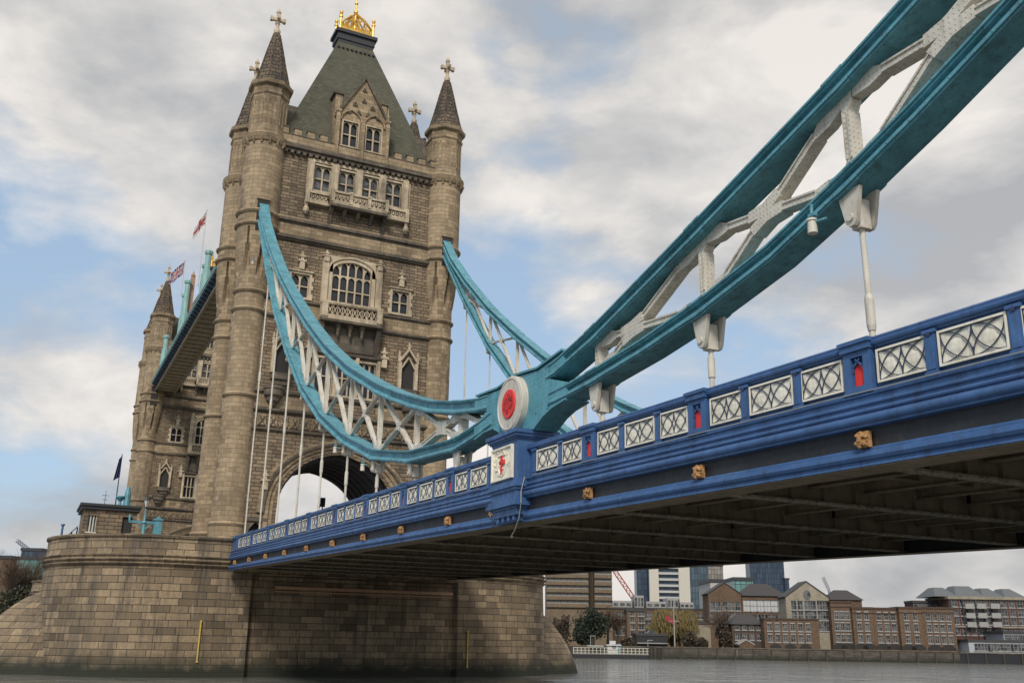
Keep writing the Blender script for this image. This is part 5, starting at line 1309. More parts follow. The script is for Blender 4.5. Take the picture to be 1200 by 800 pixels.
def win_proto(w, h, arched=False, frame=True, bars=1, thin=.06):
    m = MB(); f = thin
    if frame:
        m.box(-w / 2, -w / 2 + f, -.12, -.04, 0, h); m.box(w / 2 - f, w / 2, -.12, -.04, 0, h); m.box(-w / 2 + f, w / 2 - f, -.12, -.04, h - f, h); m.box(-w / 2 + f, w / 2 - f, -.12, -.04, 0, f)
        for i in range(1, bars + 1): x = -w / 2 + w * i / (bars + 1); m.box(x - .025, x + .025, -.11, -.05, f, h - f)
        m.box(-w / 2 + f, w / 2 - f, -.11, -.06, h * .5 - .025, h * .5 + .025)
    m.box(-w / 2 - .15, w / 2 + .15, -.05, .14, -.18, 0)
    if arched: m.box(-w / 2, w / 2, -.1, .05, h, h + .22)
    return m
def bld(name, label, mat, px0, px1, b0, zt, depth=5, z0=GZ, wins=(), group=None, roof='flat', roofmat=None, base=None, para=.5, extra=None, yaw=0.0):
    a0, a1 = A(px0, b0), A(px1, b0); ac = (a0 + a1) / 2
    t = thing(name, W(ac, b0, z0), label, 'building', group)
    cyw, syw = cos(yaw), sin(yaw)
    T = lambda u, d, z: W(ac + (u - ac) * cyw + d * syw, b0 - d * cyw + (u - ac) * syw, z)
    m = MB(T); holes = []
    for (c0, c1, n, rows, w, h, kw) in wins:
        for r in rows:
            for i in range(n):
                u = A(c0 + (c1 - c0) * (i + .5) / n, b0) if n > 0 else 0
                holes.append((u - w / 2, u + w / 2, r, r + h))
    wall_holes(m, a0, a1, z0, zt, holes, .3)
    m.add([(a0, 0, z0), (a0, -depth, z0), (a0, -depth, zt), (a0, 0, zt)], [(0, 1, 2, 3)]); m.add([(a1, 0, z0), (a1, -depth, z0), (a1, -depth, zt), (a1, 0, zt)], [(0, 1, 2, 3)])
    m.add([(a0, -depth, z0), (a1, -depth, z0), (a1, -depth, zt), (a0, -depth, zt)], [(0, 1, 2, 3)]); m.add([(a0, 0, zt), (a1, 0, zt), (a1, -depth, zt), (a0, -depth, zt)], [(0, 1, 2, 3)])
    if roof == 'gable': m.prism([(a0, zt), (a1, zt), (ac, zt + para)], 1, 0, -.4); m.prism([(a0, zt), (a1, zt), (ac, zt + para)], 1, -depth + .4, -depth)
    m.build('wall', mat, t, 0)
    rm = roofmat or slate2
    r_ = MB(T)
    if roof == 'flat': r_.box(a0 - .15, a1 + .15, -depth, .15, zt, zt + para)
    elif roof == 'gable':
        for s in (-1, 1): e = a0 - .3 if s < 0 else a1 + .3; r_.add([(e, .15, zt - .1), (ac, .15, zt + para), (ac, -depth, zt + para), (e, -depth, zt - .1), (e, .15, zt + .15), (ac, .15, zt + para + .25), (ac, -depth, zt + para + .25), (e, -depth, zt + .15)], [(0, 1, 2, 3), (4, 5, 6, 7), (0, 1, 5, 4), (2, 3, 7, 6)])
    elif roof == 'hip':
        i_ = min((a1 - a0) * .3, 5); r_.add([(a0 - .4, .4, zt), (a1 + .4, .4, zt), (a1 + .4, -depth, zt), (a0 - .4, -depth, zt), (a0 + i_, -depth * .45, zt + para), (a1 - i_, -depth * .45, zt + para), (a1 - i_, -depth * .55, zt + para), (a0 + i_, -depth * .55, zt + para)], [(0, 1, 5, 4), (1, 2, 6, 5), (2, 3, 7, 6), (3, 0, 4, 7), (4, 5, 6, 7), (0, 1, 2, 3)])
    r_.build('roof', rm, t, 0)
    nw = 0
    for (c0, c1, n, rows, w, h, kw) in wins:
        pr = win_proto(w, h, **{k: v for k, v in kw.items() if k in ('arched', 'frame', 'bars')})
        gl = kw.get('glass', dglass); fm = kw.get('fmat', wframe); first = None
        for r in rows:
            for i in range(n):
                u = A(c0 + (c1 - c0) * (i + .5) / n, b0)
                if first is None:
                    pm = MB(); pm.v, pm.f, pm.uv = list(pr.v), list(pr.f), list(pr.uv)
                    # local: x=u, y=-d
                    pm.v = [(x, -d, z) for x, d, z in pm.v]
                    fr = local(pm, 'window', fm, None, 0)
                    g = MB(); g.box(-w / 2, w / 2, .2, .26, 0, h); gg = local(g, 'pane', gl, fr, 0)
                    first = fr; o = fr
                else:
                    o = first.copy(); COLL.objects.link(o); c = first.children[0].copy(); COLL.objects.link(c); c.parent = o
                o.parent = t; P = Vector(T(u, 0, r)) - ORG[t.name]; o.location = P; o.rotation_euler = (0, 0, atan2(RV.y, RV.x) - yaw)
                nw += 1
    if extra: extra(t, T, a0, a1, b0, zt)
    return t
def boxpart(t, T, name, mat, *boxes):
    for q in boxes: m = MB(T); m.box(*q); m.build(name, mat, t, 0)
gb = 'buildings along the far bank'
# long stepped brick wharf, in bays
bw = 212.0
wz = [Z(1000, 752, bw), Z(1000, 738.5, bw), Z(1000, 725.5, bw)]
wk = dict(arched=True, bars=1, thin=.05)
zt_w = Z(1000, 713, bw)
for (p0, p1, db, n, lab, dz) in ((976, 1001, 0.0, 3, 'leftmost bay of the long brown brick wharf, beside the cream gabled block', 1.2), (1001, 1025, -.9, 2, 'narrow projecting bay of the brick wharf, second from the left', 0),
                        (1025, 1056, .2, 3, 'middle bay of the brick wharf with dark cellar arches at its foot', 0), (1056, 1083, -.9, 2, 'projecting brick wharf bay with a small glass penthouse near its roof', .2), (1083, 1121, .3, 4, 'rightmost bay of the brown brick wharf, beside the big apartments', .3)):
    def cellar(t, T, a0, a1, b0, zt):
        for f in (.3, .72):
            u = a0 + (a1 - a0) * f; m = MB(T); pts = arch_pts(1.6, GZ + .7, 1.1, 8, .05); m.prism([(u + x, z) for x, z in pts], 1, -.1, .05); m.build('cellar_arch', M['void'], t, 0)
        m = MB(T); m.box(a0, a1, -.2, .12, zt - .9, zt - .7); m.build('string_course', B2, t, 0)
    bld('brick_wharf', lab, B1, p0 + .05, p1 - .05, bw + db, zt_w + dz, 5, wins=[(p0 + 3, p1 - 3, n, [z + (.0) for z in wz], 0.95, 1.5, wk)], group=gb, para=.4, extra=cellar, roofmat=B2)
# cream gabled block
zc = Z(950, 700, 214)
def gablex(t, T, a0, a1, b0, zt):
    ac = (a0 + a1) / 2; m = MB(T); m.lathe([], 0, 0) if 0 else None
    pts = [(ac + .8 * cos(q * pi / 8), zt + .6 + 1.0 * sin(q * pi / 8)) for q in range(16)]; m.prism(pts, 1, -.1, .06); m.build('round_window', M['glassb'], t, 0)
    m = MB(T); u = ac + 5.2; m.prism([(u + x, z) for x, z in arch_pts(.9, GZ + 2.2, 1.1, 8, .1)], 1, -.1, .06); m.build('arched_doorway', M['void'], t, 0)
bld('cream_warehouse', 'tall cream rendered block with pointed gable between brick wings', CR, 923.5, 974.5, 214, zc, 6, roof='gable', para=3.3, wins=[(929, 944, 2, [Z(935, 714, 214), Z(935, 726, 214)], 1.2, 1.9, {}), (946, 958, 2, [Z(950, 714, 214), Z(950, 726, 214)], 1.5, 1.9, {}), (960, 973, 2, [Z(965, 714, 214), Z(965, 726, 214), Z(965, 739, 214)], 1.2, 1.9, {})], extra=gablex, group=gb)
bld('brick_wing', 'brick wing with dark hipped roof directly right of the cream gabled block', B1, 975, 1013.5, 218, Z(990, 702.5, 218), 6, roof='hip', para=2.2, wins=[(977, 1012, 5, [Z(990, 722, 218)], 1.2, 1.8, {})], group=gb)
# big brick warehouse behind with gable on its left
bld('gabled_warehouse', 'brown brick warehouse with small pointed gable, left of the long row of white windows', B1, 832, 871, 236, Z(850, 696, 236), 7, roof='gable', para=2.6, wins=[(834, 846, 2, [Z(840, 715, 236), Z(840, 728, 236)], 1.3, 2, {}), (848, 870, 3, [Z(860, 715, 236), Z(860, 728, 236)], 1.3, 2, {})], group=gb)
bld('warehouse_range', 'long brick warehouse range with white windows, behind the low brick block', B1, 871.5, 923, 238, Z(900, 698, 238), 8, roof='hip', para=3.0, wins=[(873, 922, 6, [Z(900, 716, 238)], 1.7, 2.6, dict(glass=plain('pale_blind', (.45, .46, .46), .6))), (873, 922, 6, [Z(900, 730, 238)], 1.5, 2.0, {})], group=gb)
bld('hipped_house', 'dark brick house with pale quoins and hipped slate roof, behind the riverside tree', B2, 858, 895.5, 213, Z(870, 731, 213), 7, roof='hip', para=2.2, roofmat=slate2, wins=[(860, 894, 4, [Z(870, 737.5, 213), Z(870, 749.5, 213)], 0.9, 1.4, dict(bars=1))], group=gb)
bld('low_brick_block', 'low brown brick block with two rows of windows, in front of the cream gabled block', B1, 896, 960.5, 210, Z(930, 726, 210), 3, wins=[(898, 952, 6, [Z(920, 739, 210), Z(920, 752, 210)], 1.0, 1.5, wk)], group=gb, para=.35, roofmat=B2,
    extra=lambda t, T, a0, a1, b0, zt: [(lambda m: m.build('cellar_arch', M['void'], t, 0))(MB(T).prism([(a0 + 2.2 + i * 3.1 + x, z) for x, z in arch_pts(1.3, GZ + .5, 1.0, 8, .05)], 1, -.1, .05)) for i in range(3)])
# riverside apartments at right
ba = 222.0
def apx(t, T, a0, a1, b0, zt):
    for p0, p1, h0 in ((1103, 1131, 6.2), (1128, 1163, 7.8), (1160, 1186, 6.2), (1186, 1212, 6.0)):
        u0, u1 = A(p0, b0), A(p1, b0); z1 = Z(1150, 686.5, b0) + (h0 - 6.8) * .25
        m = MB(T); um = (u0 + u1) / 2; m.add([(u0, -1, zt + .6), (u1, -1, zt + .6), (u1, -12, zt + .6), (u0, -12, zt + .6), (u0 + 1.6, -5, z1), (u1 - 1.6, -5, z1), (u1 - 1.6, -8, z1), (u0 + 1.6, -8, z1)], [(0, 1, 5, 4), (1, 2, 6, 5), (2, 3, 7, 6), (3, 0, 4, 7), (4, 5, 6, 7)]); m.build('mansard_roof', plain('pale_slate', (.11, .12, .125), .6), t, 0)
    for p in (1138, 1152, 1168):
        u = A(p, b0)
        for py in (713, 724, 734.5):
            z = Z(p, py, b0); m = MB(T); m.box(u - 1.0, u + 1.0, 0, 1.2, z, z + .2); m.box(u - 1.0, u + 1.0, 1.1, 1.18, z + .2, z + 1.1); m.build('balcony', wframe, t, 0)
    for p in (1118, 1132, 1147, 1176): u = A(p, b0); m = MB(T); m.box(u - .12, u + .12, 0, .2, GZ, zt); m.build('downpipe', M['lead'], t, 0)
    m = MB(T); m.box(a0, a1, 0, .25, Z(1150, 735, b0) , Z(1150, 735, b0) + .3); m.build('stone_band', CR, t, 0)
    m = MB(T); m.box(a0 - .2, a1 + .2, -10, .35, zt, zt + .6); m.build('cornice', CR, t, 0)
bld('riverside_apartments', 'large dark red brick apartment block with balconies and pale mansard roofs, far right', B3, 1116, 1212, ba, Z(1150, 702, ba), 12, wins=[(1118, 1205, 9, [Z(1150, 711, ba), Z(1150, 721.5, ba), Z(1150, 731.5, ba), Z(1150, 744, ba)], 1.3, 1.5, dict(glass=M['glassb']))], extra=apx, group=gb)
bld('apartment_wing', 'stepped brick wing of the apartments with a glass penthouse, above the wharf roof', B3, 1074, 1117, 228, Z(1090, 706, 228), 5, wins=[(1076, 1100, 3, [Z(1090, 712.5, 228)], 2.2, 1.6, dict(glass=M['glassb']))], group=gb)
bld('white_pavilion', 'low white and grey riverside pavilion in front of the big brick apartments', plain('white_render', (.36, .38, .40), .7), 1134, 1212, 209, Z(1160, 752, 209), 8, wins=[(1143, 1172, 4, [Z(1160, 762, 209)], 2.2, 1.4, dict(bars=2, glass=M['glassb'])), (1176, 1210, 4, [Z(1160, 762, 209)], 2.2, 1.4, dict(bars=2, glass=M['glassb']))], group=gb)
bld('upper_pavilion', 'upper storey of the white pavilion, set back at the right edge', plain('grey_render', (.26, .28, .30), .7), 1176, 1212, 213, Z(1190, 742, 213), 8, z0=Z(1190, 752, 213) - 1, wins=[(1178, 1210, 5, [Z(1190, 750, 213)], 1.6, 1.1, dict(glass=M['glassb']))], group=gb)
# brutalist hotel beyond the pier
def hotx(t, T, a0, a1, b0, zt):
    pass
def hotel(p0, p1, b0, lab, ptop, z0=GZ, n=5):
    zt = Z(670, ptop, b0); fl = (Z(670, 700, b0) - Z(670, 708.7, b0))
    zs = []; z = zt - fl * 1.0
    rows = [zt - fl * (i + .75) for i in range(int((zt - z0 - 3) / fl))]
    rows = rows[:8]
    return bld('brutalist_hotel', lab, BT, p0, p1, b0, zt, 8, wins=[(p0 + 1, p1 - 1, n, rows, (A(p1, b0) - A(p0, b0)) / n * .8, fl * .34, dict(bars=1, glass=plain('net_curtain_glass', (.30, .30, .30), .3)))], group=gb, para=.8, roofmat=BT,
        extra=lambda t, T, a0, a1, b_, z_: [(lambda m: m.build('floor_band', BT, t, 0))(MB(T).box(a0, a1, 0, .5, r - fl * .56, r - fl * .05)) for r in rows])
hotel(640, 690, 236, 'brown banded concrete hotel block just beyond the pier, wider left section', 640, n=6)
hotel(697, 718, 237, 'narrow right-hand section of the brown banded concrete hotel', 640, n=2)
boxpart(thing('slot_block', W(A(693.5, 240), 240, GZ), 'dark recessed block filling the slot between the two hotel sections', 'building'), FT(240), 'wall', plain('slot_dark', (.06, .05, .04), .9), (A(689.5, 240), A(697.5, 240), -8, 0, GZ, Z(693, 650, 240)))  # dark box fills the slot between the hotel blocks
# office towers behind
bo = 520.0
def tower_(name, lab, mat, p0, p1, b0, ptop, depth=10, boxes=None):
    t = thing(name, W(A((p0 + p1) / 2, b0), b0, GZ), lab, 'building', 'office towers in the distance'); T = FT(b0)
    m = MB(T); m.box(A(p0, b0), A(p1, b0), -depth, 0, GZ, Z((p0 + p1) / 2, ptop, b0)); m.build('facade', mat, t, 0)
    m = MB(T); m.box(A(p0, b0) - .3, A(p1, b0) + .3, -depth - .3, .3, Z((p0 + p1) / 2, ptop, b0), Z((p0 + p1) / 2, ptop, b0) + 1); m.build('roof_slab', M['lead'], t, 0)
    if boxes: boxes(t, T, b0)
tower_('glass_tower', 'slim blue glass slab left of the cream-striped office tower', GL2, 747.5, 762, 525, 655)
def offx(t, T, b0):
    for p0, p1 in ((762, 773), (797, 810)): m = MB(T); m.box(A(p0, b0), A(p1, b0), 0, 2.2, GZ, Z(785, 657, b0)); m.build('stone_pier', plain('pale_stone_cladding', (.52, .49, .42), .7), t, 0)
    z = Z(785, 716, b0)
    for i in range(9): m = MB(T); zz_ = z + i * 3.1; m.box(A(773, b0), A(797, b0), 0, 1.2, zz_, zz_ + 1.2); m.build('floor_band', plain('pale_band_cladding', (.42, .42, .40), .7), t, 0)
tower_('office_tower', 'office tower with two cream vertical piers and dark window bands', GL2, 762, 810, bo, 656, boxes=offx)
tower_('glass_tower', 'blue-green glass tower right of the cream-striped office tower', GL, 810, 833, 518, 655)
tower_('grid_tower', 'pale gridded residential tower behind the gabled warehouse', glassmat('grid_cladding', (.16, .15, .13), 2.6), 833, 851, 530, 663)
tower_('glass_tower', 'tall dark blue glass tower standing alone above the warehouse roofs', GL2, 883, 924, 560, 655)
tower_('glass_annex', 'lower rounded step on the right of the dark blue glass tower', GL2, 924, 929, 558, 679)
tower_('white_block', 'low white block with plant room below the gridded tower', plain('white_cladding', (.40, .39, .36), .7), 835, 862, 330, 682, 20)
tower_('glazed_hall', 'low greenish glass hall roof above the warehouse ridge', GT, 863, 886, 300, 680, 14)
# penthouse row on brown brick
def penx(t, T, a0, a1, b0, zt):
    for p0, p1, pt in ((719, 742, 703), (745, 756, 697), (759, 783, 704), (784, 797, 700), (799, 815, 705)):
        m = MB(T); m.box(A(p0, b0), A(p1, b0), -8, -1, zt + .5, Z(p0, pt, b0)); o = m.build('penthouse', wframe, t, 0)
        n = 3
        for i in range(n): u0 = A(p0 + (p1 - p0) * (i + .15) / n, b0); u1 = A(p0 + (p1 - p0) * (i + .85) / n, b0); m = MB(T); m.box(u0, u1, -1.02, -.9, zt + .9, Z(p0, pt, b0) - .6); m.build('penthouse_glazing', dglass, o, 0)
bld('terrace_flats', 'long brown brick flats topped by white modern penthouses, behind the riverside trees', B1, 719, 832, 262, Z(770, 714, 262), 8, wins=[(721, 752, 4, [Z(740, y, 262) for y in (724, 734, 744)], 1.6, 1.6, {}), (756, 830, 9, [Z(740, y, 262) for y in (724, 734, 744)], 1.6, 1.6, {})], extra=penx, group=gb)
bld('brick_flats', 'dark-fronted brick flats with a column of small square windows, right of the birch trees', brick('orange_brick', (.12, .07, .04), (.18, .11, .06)), 735, 757, 232, Z(745, 716, 232), 5, wins=[(738, 745, 1, [Z(740, y, 232) for y in (721, 729, 737, 745)], 1.1, 1.1, {}), (749, 755, 1, [Z(740, y, 232) for y in (721, 729, 737, 745)], 1.4, 1.1, {})], group=gb)
bld('round_cream_building', 'pale cream drum-like building between the willow and the bare tree', CR, 812, 833, 226, Z(820, 731, 226), 10, group=gb, para=.5, roofmat=slate2)
def pavx(t, T, a0, a1, b0, zt):
    u = A(764, b0); m = MB(T); m.add([(u - 2.2, -3.5, zt), (u + 2.2, -3.5, zt), (u + 2.2, -.5, zt), (u - 2.2, -.5, zt), (u, -2, Z(764, 737, b0))], [(0, 1, 4), (1, 2, 4), (2, 3, 4), (3, 0, 4)]); m.build('glass_pyramid', M['glassb'], t, 0)
    m = MB(T); m.box(a0, a1, 0, 1.2, zt - 1.6, zt - 1.4); m.build('canopy', wframe, t, 0)
bld('black_pavilion', 'dark glazed riverside pavilion with a pyramid skylight, below the willow', plain('black_cladding', (.015, .015, .017), .5), 746, 782, 214, Z(764, 744.5, 214), 8, extra=pavx, group=gb)
bld('garden_kiosk', 'small pale-roofed shelter behind the quay, beside the hipped brick house', B1, 866, 882, 209, Z(874, 755, 209), 4, roof='gable', para=.9, roofmat=wframe, group=gb)
# left of the pier
tower_('glass_office', 'turquoise glass office building behind bare trees at far left', GT, 5, 38, 330, 655, 4)
tower_('roof_plant', 'dark blue plant storey on top of the turquoise glass building at left', GL2, 9, 33, 332, 645, 4)
tower_('brick_tower', 'brown brick block behind bare trees at the left edge', B1, -40, -2, 300, 654, 4)
tower_('white_slab', 'thin pale slab of a building against the left edge of the bridge pier', plain('pale_concrete', (.42, .41, .38), .8), 53, 62, 345, 637, 3)
bld('riverside_lodge', 'small pale stone lodge with white windows, by the left shoulder of the pier', CR, 40, 52, 214, Z(45, 684, 214), 6, wins=[(41, 51, 3, [Z(45, 694, 214)], .7, 1.0, {})], group=gb)
def legs():
    t = thing('steel_mast', W(A(47, 215), 215, GZ), 'white inclined V-shaped steel mast with blue foot, left of the pier', 'mast')
    T = FT(215)
    for p in (41, 53): m = MB(T); m.tube((A(47.5, 215), 0, Z(47, 680, 215)), (A(p, 215), 0, Z(p, 655, 215)), .16, n=6); m.build('strut', wframe, t, 30)
    m = MB(T); m.box(A(45.5, 215), A(50, 215), -.5, .5, Z(47, 682, 215), Z(47, 677, 215)); m.build('foot', M['tealp'], t, 0)
legs()

# ------------------------------------------------------------------ cranes
def crane(px0, py0, px1, py1, b, w, mat, label, lattice=True):
    a0, z0 = AZ(px0, py0, b); a1, z1 = AZ(px1, py1, b); T = FT(b)
    t = thing('crane', W(a0, b, GZ), label, 'crane', 'construction cranes in the distance')
    m = MB(T); P = Vector((a0, 0, z0)); Q = Vector((a1, 0, z1)); d = (Q - P).normalized(); n = Vector((-d.z, 0, d.x))
    for s in (-1, 1):
        for y in (-w * .6, w * .6): m.tube(P + n * s * w * .5 + Vector((0, y, 0)), Q + n * s * w * .5 + Vector((0, y, 0)), w * .1, n=4)
    K = 14
    for i in range(K):
        s = 1 if i % 2 else -1
        for y in (-w * .6, w * .6): m.tube(P + (Q - P) * (i / K) + n * s * w * .5 + Vector((0, y, 0)), P + (Q - P) * ((i + 1) / K) - n * s * w * .5 + Vector((0, y, 0)), w * .07, n=4)
    m.build('jib', mat, t, 0)
    m = MB(T); m.box(a0 - w * .5, a0 + w * .5, -w * .5, w * .5, GZ, z0); m.build('crane_mast', mat, t, 0)
crane(744, 703, 720, 668, 600, 2.2, plain('crane_red', (.35, .08, .06), .6), 'red and white luffing crane jib leaning left beside the hotel')
crane(972, 692, 964.5, 676, 620, 1.3, plain('crane_grey', (.22, .22, .22), .6), 'small grey crane jib above the cream gabled block')
crane(36, 646, 20, 633, 420, 1.3, plain('crane_dark', (.12, .13, .18), .6), 'small dark crane above the turquoise glass building at left')

# ------------------------------------------------------------------ pontoon and riverside things
def pontoon():
    b = 196.0; T = FT(b); a0, a1 = A(672, b), A(760, b)
    t = thing('pontoon', W((a0 + a1) / 2, b, WZ), 'floating landing pontoon with long cream railing, right of the bridge pier', 'pontoon')
    m = MB(T); m.box(a0, a1, -4, 0, WZ - .6, WZ + .75); m.build('hull', plain('black_hull', (.015, .015, .017), .6), t, 0)
    m = MB(T); m.box(a0, a1, -4, .05, WZ + .75, WZ + .85); m.build('deck_boards', plain('grey_boards', (.2, .19, .17), .8), t, 0)
    m = MB(T); m.box(a0, a1, -.06, 0, WZ + 1.95, WZ + 2.05); m.box(a0, a1, -.06, 0, WZ + 1.4, WZ + 1.48); m.box(a0, a1, -.06, 0, WZ + .95, WZ + 1.03)
    u = a0
    while u < a1: m.box(u - .06, u + .06, -.08, .02, WZ + .85, WZ + 2.05); u += .75
    m.build('railing', plain('cream_rail', (.5, .48, .40), .6), t, 0)
    m = MB(T)
    for p in (761, 765, 770, 774): u = A(p, b); m.tube((u, .2, WZ - 1), (u, .2, Z(p, 759, b)), .22, n=8)
    m.build('dock_piles', plain('tarred_timber', (.03, .025, .02), .9), t, 30)
    k = thing('pontoon_kiosk', W(A(719, b), b + 1, WZ + .85), 'white kiosk with one dark window standing on the pontoon', 'kiosk')
    z0 = WZ + .855; zt = Z(719, 756, b)
    m = MB(T); m.box(A(712, b), A(725, b), -2.8, -.5, z0, zt); m.build('wall', plain('kiosk_white', (.6, .6, .58), .6), k, 0)
    m = MB(T); m.box(A(711, b), A(728, b), -3, -.2, zt, zt + .22); m.box(A(715, b), A(722, b), -2, -1, zt + .22, zt + .9); m.build('roof', plain('kiosk_roof', (.5, .5, .5), .6), k, 0)
    m = MB(T); m.box(A(717, b), A(722, b), -.5, -.42, z0 + 1.0, z0 + 1.8); m.build('window', dglass, k, 0)
    m = MB(T); m.box(A(724.2, b), A(727.2, b), -2.5, -.45, z0, z0 + 1.9); m.build('door', M['tealp'], k, 0)
    s = thing('waiting_shelter', W(A(698, b), b + 2, WZ + .85), 'open waiting shelter with pale flat roof on the pontoon, left of the kiosk', 'shelter')
    zt = Z(698, 757, b)
    m = MB(T); m.box(A(689, b), A(708, b), -3.4, -1.2, zt, zt + .2); m.build('roof', plain('shelter_roof', (.4, .42, .42), .6), s, 0)
    m = MB(T)
    for p in (690, 694, 698, 702, 707): u = A(p, b); m.box(u - .06, u + .06, -1.4, -1.3, z0, zt)
    m.build('posts', M['lead'], s, 0)
    m = MB(T); m.box(A(690, b), A(707, b), -3.2, -3.1, z0, zt); m.build('rear_glazing', M['glassb'], s, 0)
pontoon()
def mastflag():
    b = 207.5; T = FT(b); u = A(790.5, b); zt = Z(790, 702, b)
    t = thing('signal_mast', W(u, b, 2.9), 'tall white signal mast with yardarm and a drooping red flag on the quay', 'mast')
    m = MB(T); m.tube((u, 0, 2.9), (u, 0, zt), .16, .07, 8); m.build('pole', wframe, t, 30)
    zy = Z(790, 727.5, b); m = MB(T); m.tube((A(785, b), 0, zy), (A(796, b), 0, zy), .07, n=6); m.tube((u, 0, zt - 1), (A(785, b), 0, zy), .02, n=4); m.tube((u, 0, zt - 1), (A(796, b), 0, zy), .02, n=4); m.build('yardarm', wframe, t, 30)
    m = MB(T); N = 6; vs = [(u - .1 - 1.6 * i / N, .1 * sin(i * 2.0), Z(785, 722, b) - 1.1 * j / 5 * (1) - 0.9 * (N - i) / N + .4) for j in range(6) for i in range(N + 1)]
    m.add(vs, [(j * 7 + i, j * 7 + i + 1, j * 7 + i + 8, j * 7 + i + 7) for j in range(5) for i in range(N)]); m.build('flag_cloth', fr, t, 60)
mastflag()
def lamp2(px, ptop, label):
    b = 207.2; T = FT(b); u = A(px, b); zt = Z(px, ptop, b); t = thing('street_lamp', W(u, b, 2.9), label, 'street lamp', 'lamps along the far quay')
    m = MB(T); m.tube((u, 0, 2.9), (u, 0, zt), .09, .06, 6); m.build('post', wframe, t, 30)
    m = MB(T); m.box(u - .1, u + 1.0, -.1, .1, zt, zt + .12); m.build('lamp_head', wframe, t, 0)
lamp2(759, 750, 'white street lamp with arm, right end of the pontoon'); lamp2(692, 745, 'thin street lamp in front of the dark evergreen tree')

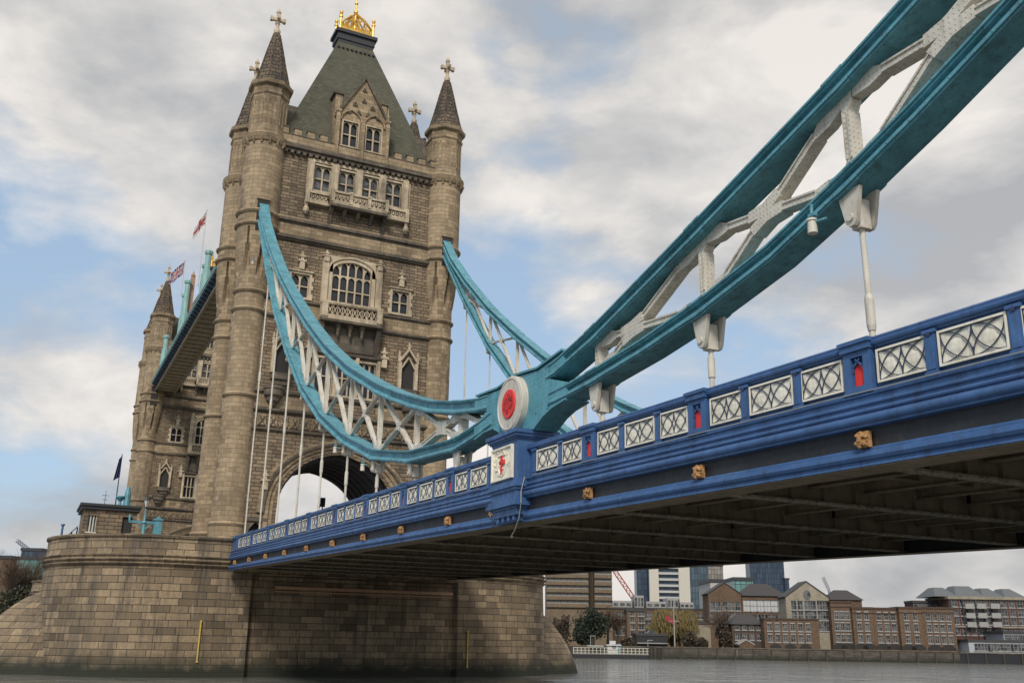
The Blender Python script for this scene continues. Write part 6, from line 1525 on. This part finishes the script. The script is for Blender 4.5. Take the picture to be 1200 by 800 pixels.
# ------------------------------------------------------------------ trees
bark = plain('bark', (.06, .05, .04), .95)
def leafmat(name, c):
    m, nt, b = newmat(name); tcn, pos = coords(nt); v = noise(nt, pos, .9, 4); nt.links.new(mixc(nt, ramp(nt, v, [(.35, 0.0), (.65, 1.0)]), tuple(x * .55 for x in c), tuple(x * 1.35 for x in c)), b.inputs['Base Color']); b.inputs['Roughness'].default_value = .8; return m
LG = leafmat('dark_evergreen_leaves', (.018, .028, .016)); LW = leafmat('yellow_willow_leaves', (.14, .105, .035)); LB = None
LR = leafmat('russet_twigs', (.085, .055, .035)); LBr = leafmat('brown_bush_leaves', (.06, .045, .028)); LGr = leafmat('olive_leaves', (.05, .05, .028))
def tree(px, w_px, ptop, b, kind, label, group='trees on the far bank', z0=GZ, seed=1):
    random.seed(seed * 17 + int(px)); u0 = A(px, b); T = FT(b); H = Z(px, ptop, b) - z0; w = (A(px + w_px / 2, b) - A(px - w_px / 2, b)) / 2
    t = thing('tree', W(u0, b, z0), label, 'tree', group)
    m = MB(T); m.tube((u0, 0, z0), (u0 + .1, 0, z0 + H * .3), .32, .24, 8)
    twig = MB(T)
    def grow(p, d, L, r, lev):
        q = p + d * L; (m if r > .05 else twig).tube(p, q, r, r * .62, 5 if r > .05 else 3, False)
        if lev == 0: return
        for i in range(4 if lev > 1 else 4):
            nd = (d + Vector((random.gauss(0, .48), random.gauss(0, .48), random.gauss(.12, .3)))).normalized()
            grow(p + d * L * random.uniform(.55, 1.0), nd, L * random.uniform(.55, .8), r * .55, lev - 1)
    base = Vector((u0 + .1, 0, z0 + H * .22))
    bare = kind in ('bare', 'birch')
    nl = 6 if bare else 4
    for i in range(nl):
        q = 2 * pi * i / nl + random.uniform(-.4, .4); d = Vector((cos(q) * w / H * (1.0 if kind != 'birch' else .5), sin(q) * w / H, 1.0)).normalized()
        grow(base + Vector((0, 0, random.uniform(0, H * .2))), d, H * random.uniform(.22, .34), .16, 4 if bare else 2)
    m.build('trunk', bark, t, 30)
    if bare:
        mat = bark if kind == 'bare' else LR
        twig.build('twigs', LR, t, 0, recalc=False)
    else:
        mat = {'ever': LG, 'willow': LW, 'bush': LBr, 'olive': LGr}[kind]
        c = MB(T); n = {'ever': 5200, 'willow': 4200, 'bush': 1800, 'olive': 2200}[kind]
        lobes = [(random.uniform(-.62, .62), random.uniform(-.5, .5), random.uniform(.22, .82), random.uniform(.28, .5)) for _ in range(18)]
        for i in range(n):
            lx, ly, lz, lr = random.choice(lobes); v = Vector((random.gauss(0, 1), random.gauss(0, 1), random.gauss(0, 1))).normalized() * (random.random() ** .4)
            x = u0 + (lx + v.x * lr) * w; y = (ly + v.y * lr) * w; z = z0 + H * min(1.0, lz + v.z * lr * .75)
            if z < z0 + H * .06: continue
            s_ = random.uniform(.16, .34)
            if kind == 'willow': dx, dz = Vector((random.uniform(-.12, .12), .1, -s_ * 3.2)), Vector((s_ * .5, random.uniform(-.2, .2), 0))
            else: dx = Vector((random.uniform(-1, 1), random.uniform(-1, 1), random.uniform(-1, 1))).normalized() * s_ * 1.3; dz = Vector((random.uniform(-1, 1), random.uniform(-1, 1), random.uniform(-1, 1))).normalized() * s_ * 1.3
            p = Vector((x, y, z)); c.add([p, p + dx, p + dx + dz, p + dz], [(0, 1, 2, 3)])
        c.build('crown', mat, t, 0, recalc=False)
tree(691, 50, 713, 214, 'ever', 'dense near-black evergreen tree in front of the banded hotel')
tree(712, 22, 712, 216, 'birch', 'slender bare birch right of the dark evergreen', seed=2); tree(724, 20, 716, 218, 'birch', 'second bare birch, against the dark brick flats', seed=3)
tree(789, 64, 713, 222, 'willow', 'broad yellow-brown willow behind the signal mast')
tree(843, 26, 718, 215, 'bare', 'bare brown tree between the cream drum building and the hipped house', seed=4)
tree(849, 20, 726, 213, 'bush', 'low rusty bush in front of the bare brown tree', seed=5)
tree(657, 26, 722, 214, 'bush', 'brownish leafless-looking bush right beside the pier cutwater', seed=6); tree(644, 22, 724, 213, 'bare', 'small bare tree just above the pier cutwater', seed=7)
for i, (px, w, pt, lb) in enumerate(((4, 26, 648, 'bare tree cut by the left edge of the picture'), (14, 24, 652, 'bare tree second from the left edge'), (25, 24, 655, 'bare tree in front of the turquoise glass building'), (33, 18, 668, 'low bare tree right of the taller bare ones at left'))):
    tree(px, w, pt, 212 + i * 2, 'bare', lb, 'bare trees left of the pier', seed=10 + i)
for i, (px, w, pt, lb) in enumerate(((6, 34, 690, 'dark olive bush at the foot of the left-edge trees'), (24, 30, 686, 'dark olive bush below the turquoise glass building'), (36, 22, 689, 'small olive bush beside the pale lodge'))):
    tree(px, w, pt, 209 + i, 'olive', lb, 'bushes on the far bank', seed=20 + i)
for i, (px, w, pt, lb) in enumerate(((806, 18, 742, 'dark shrub below the willow, right of the signal mast'), (822, 16, 748, 'low shrub in front of the cream drum building'), (735, 16, 748, 'low shrub behind the pontoon, left of the black pavilion'))):
    tree(px, w, pt, 208.5, 'bush', lb, 'shrubs behind the quay', seed=30 + i)
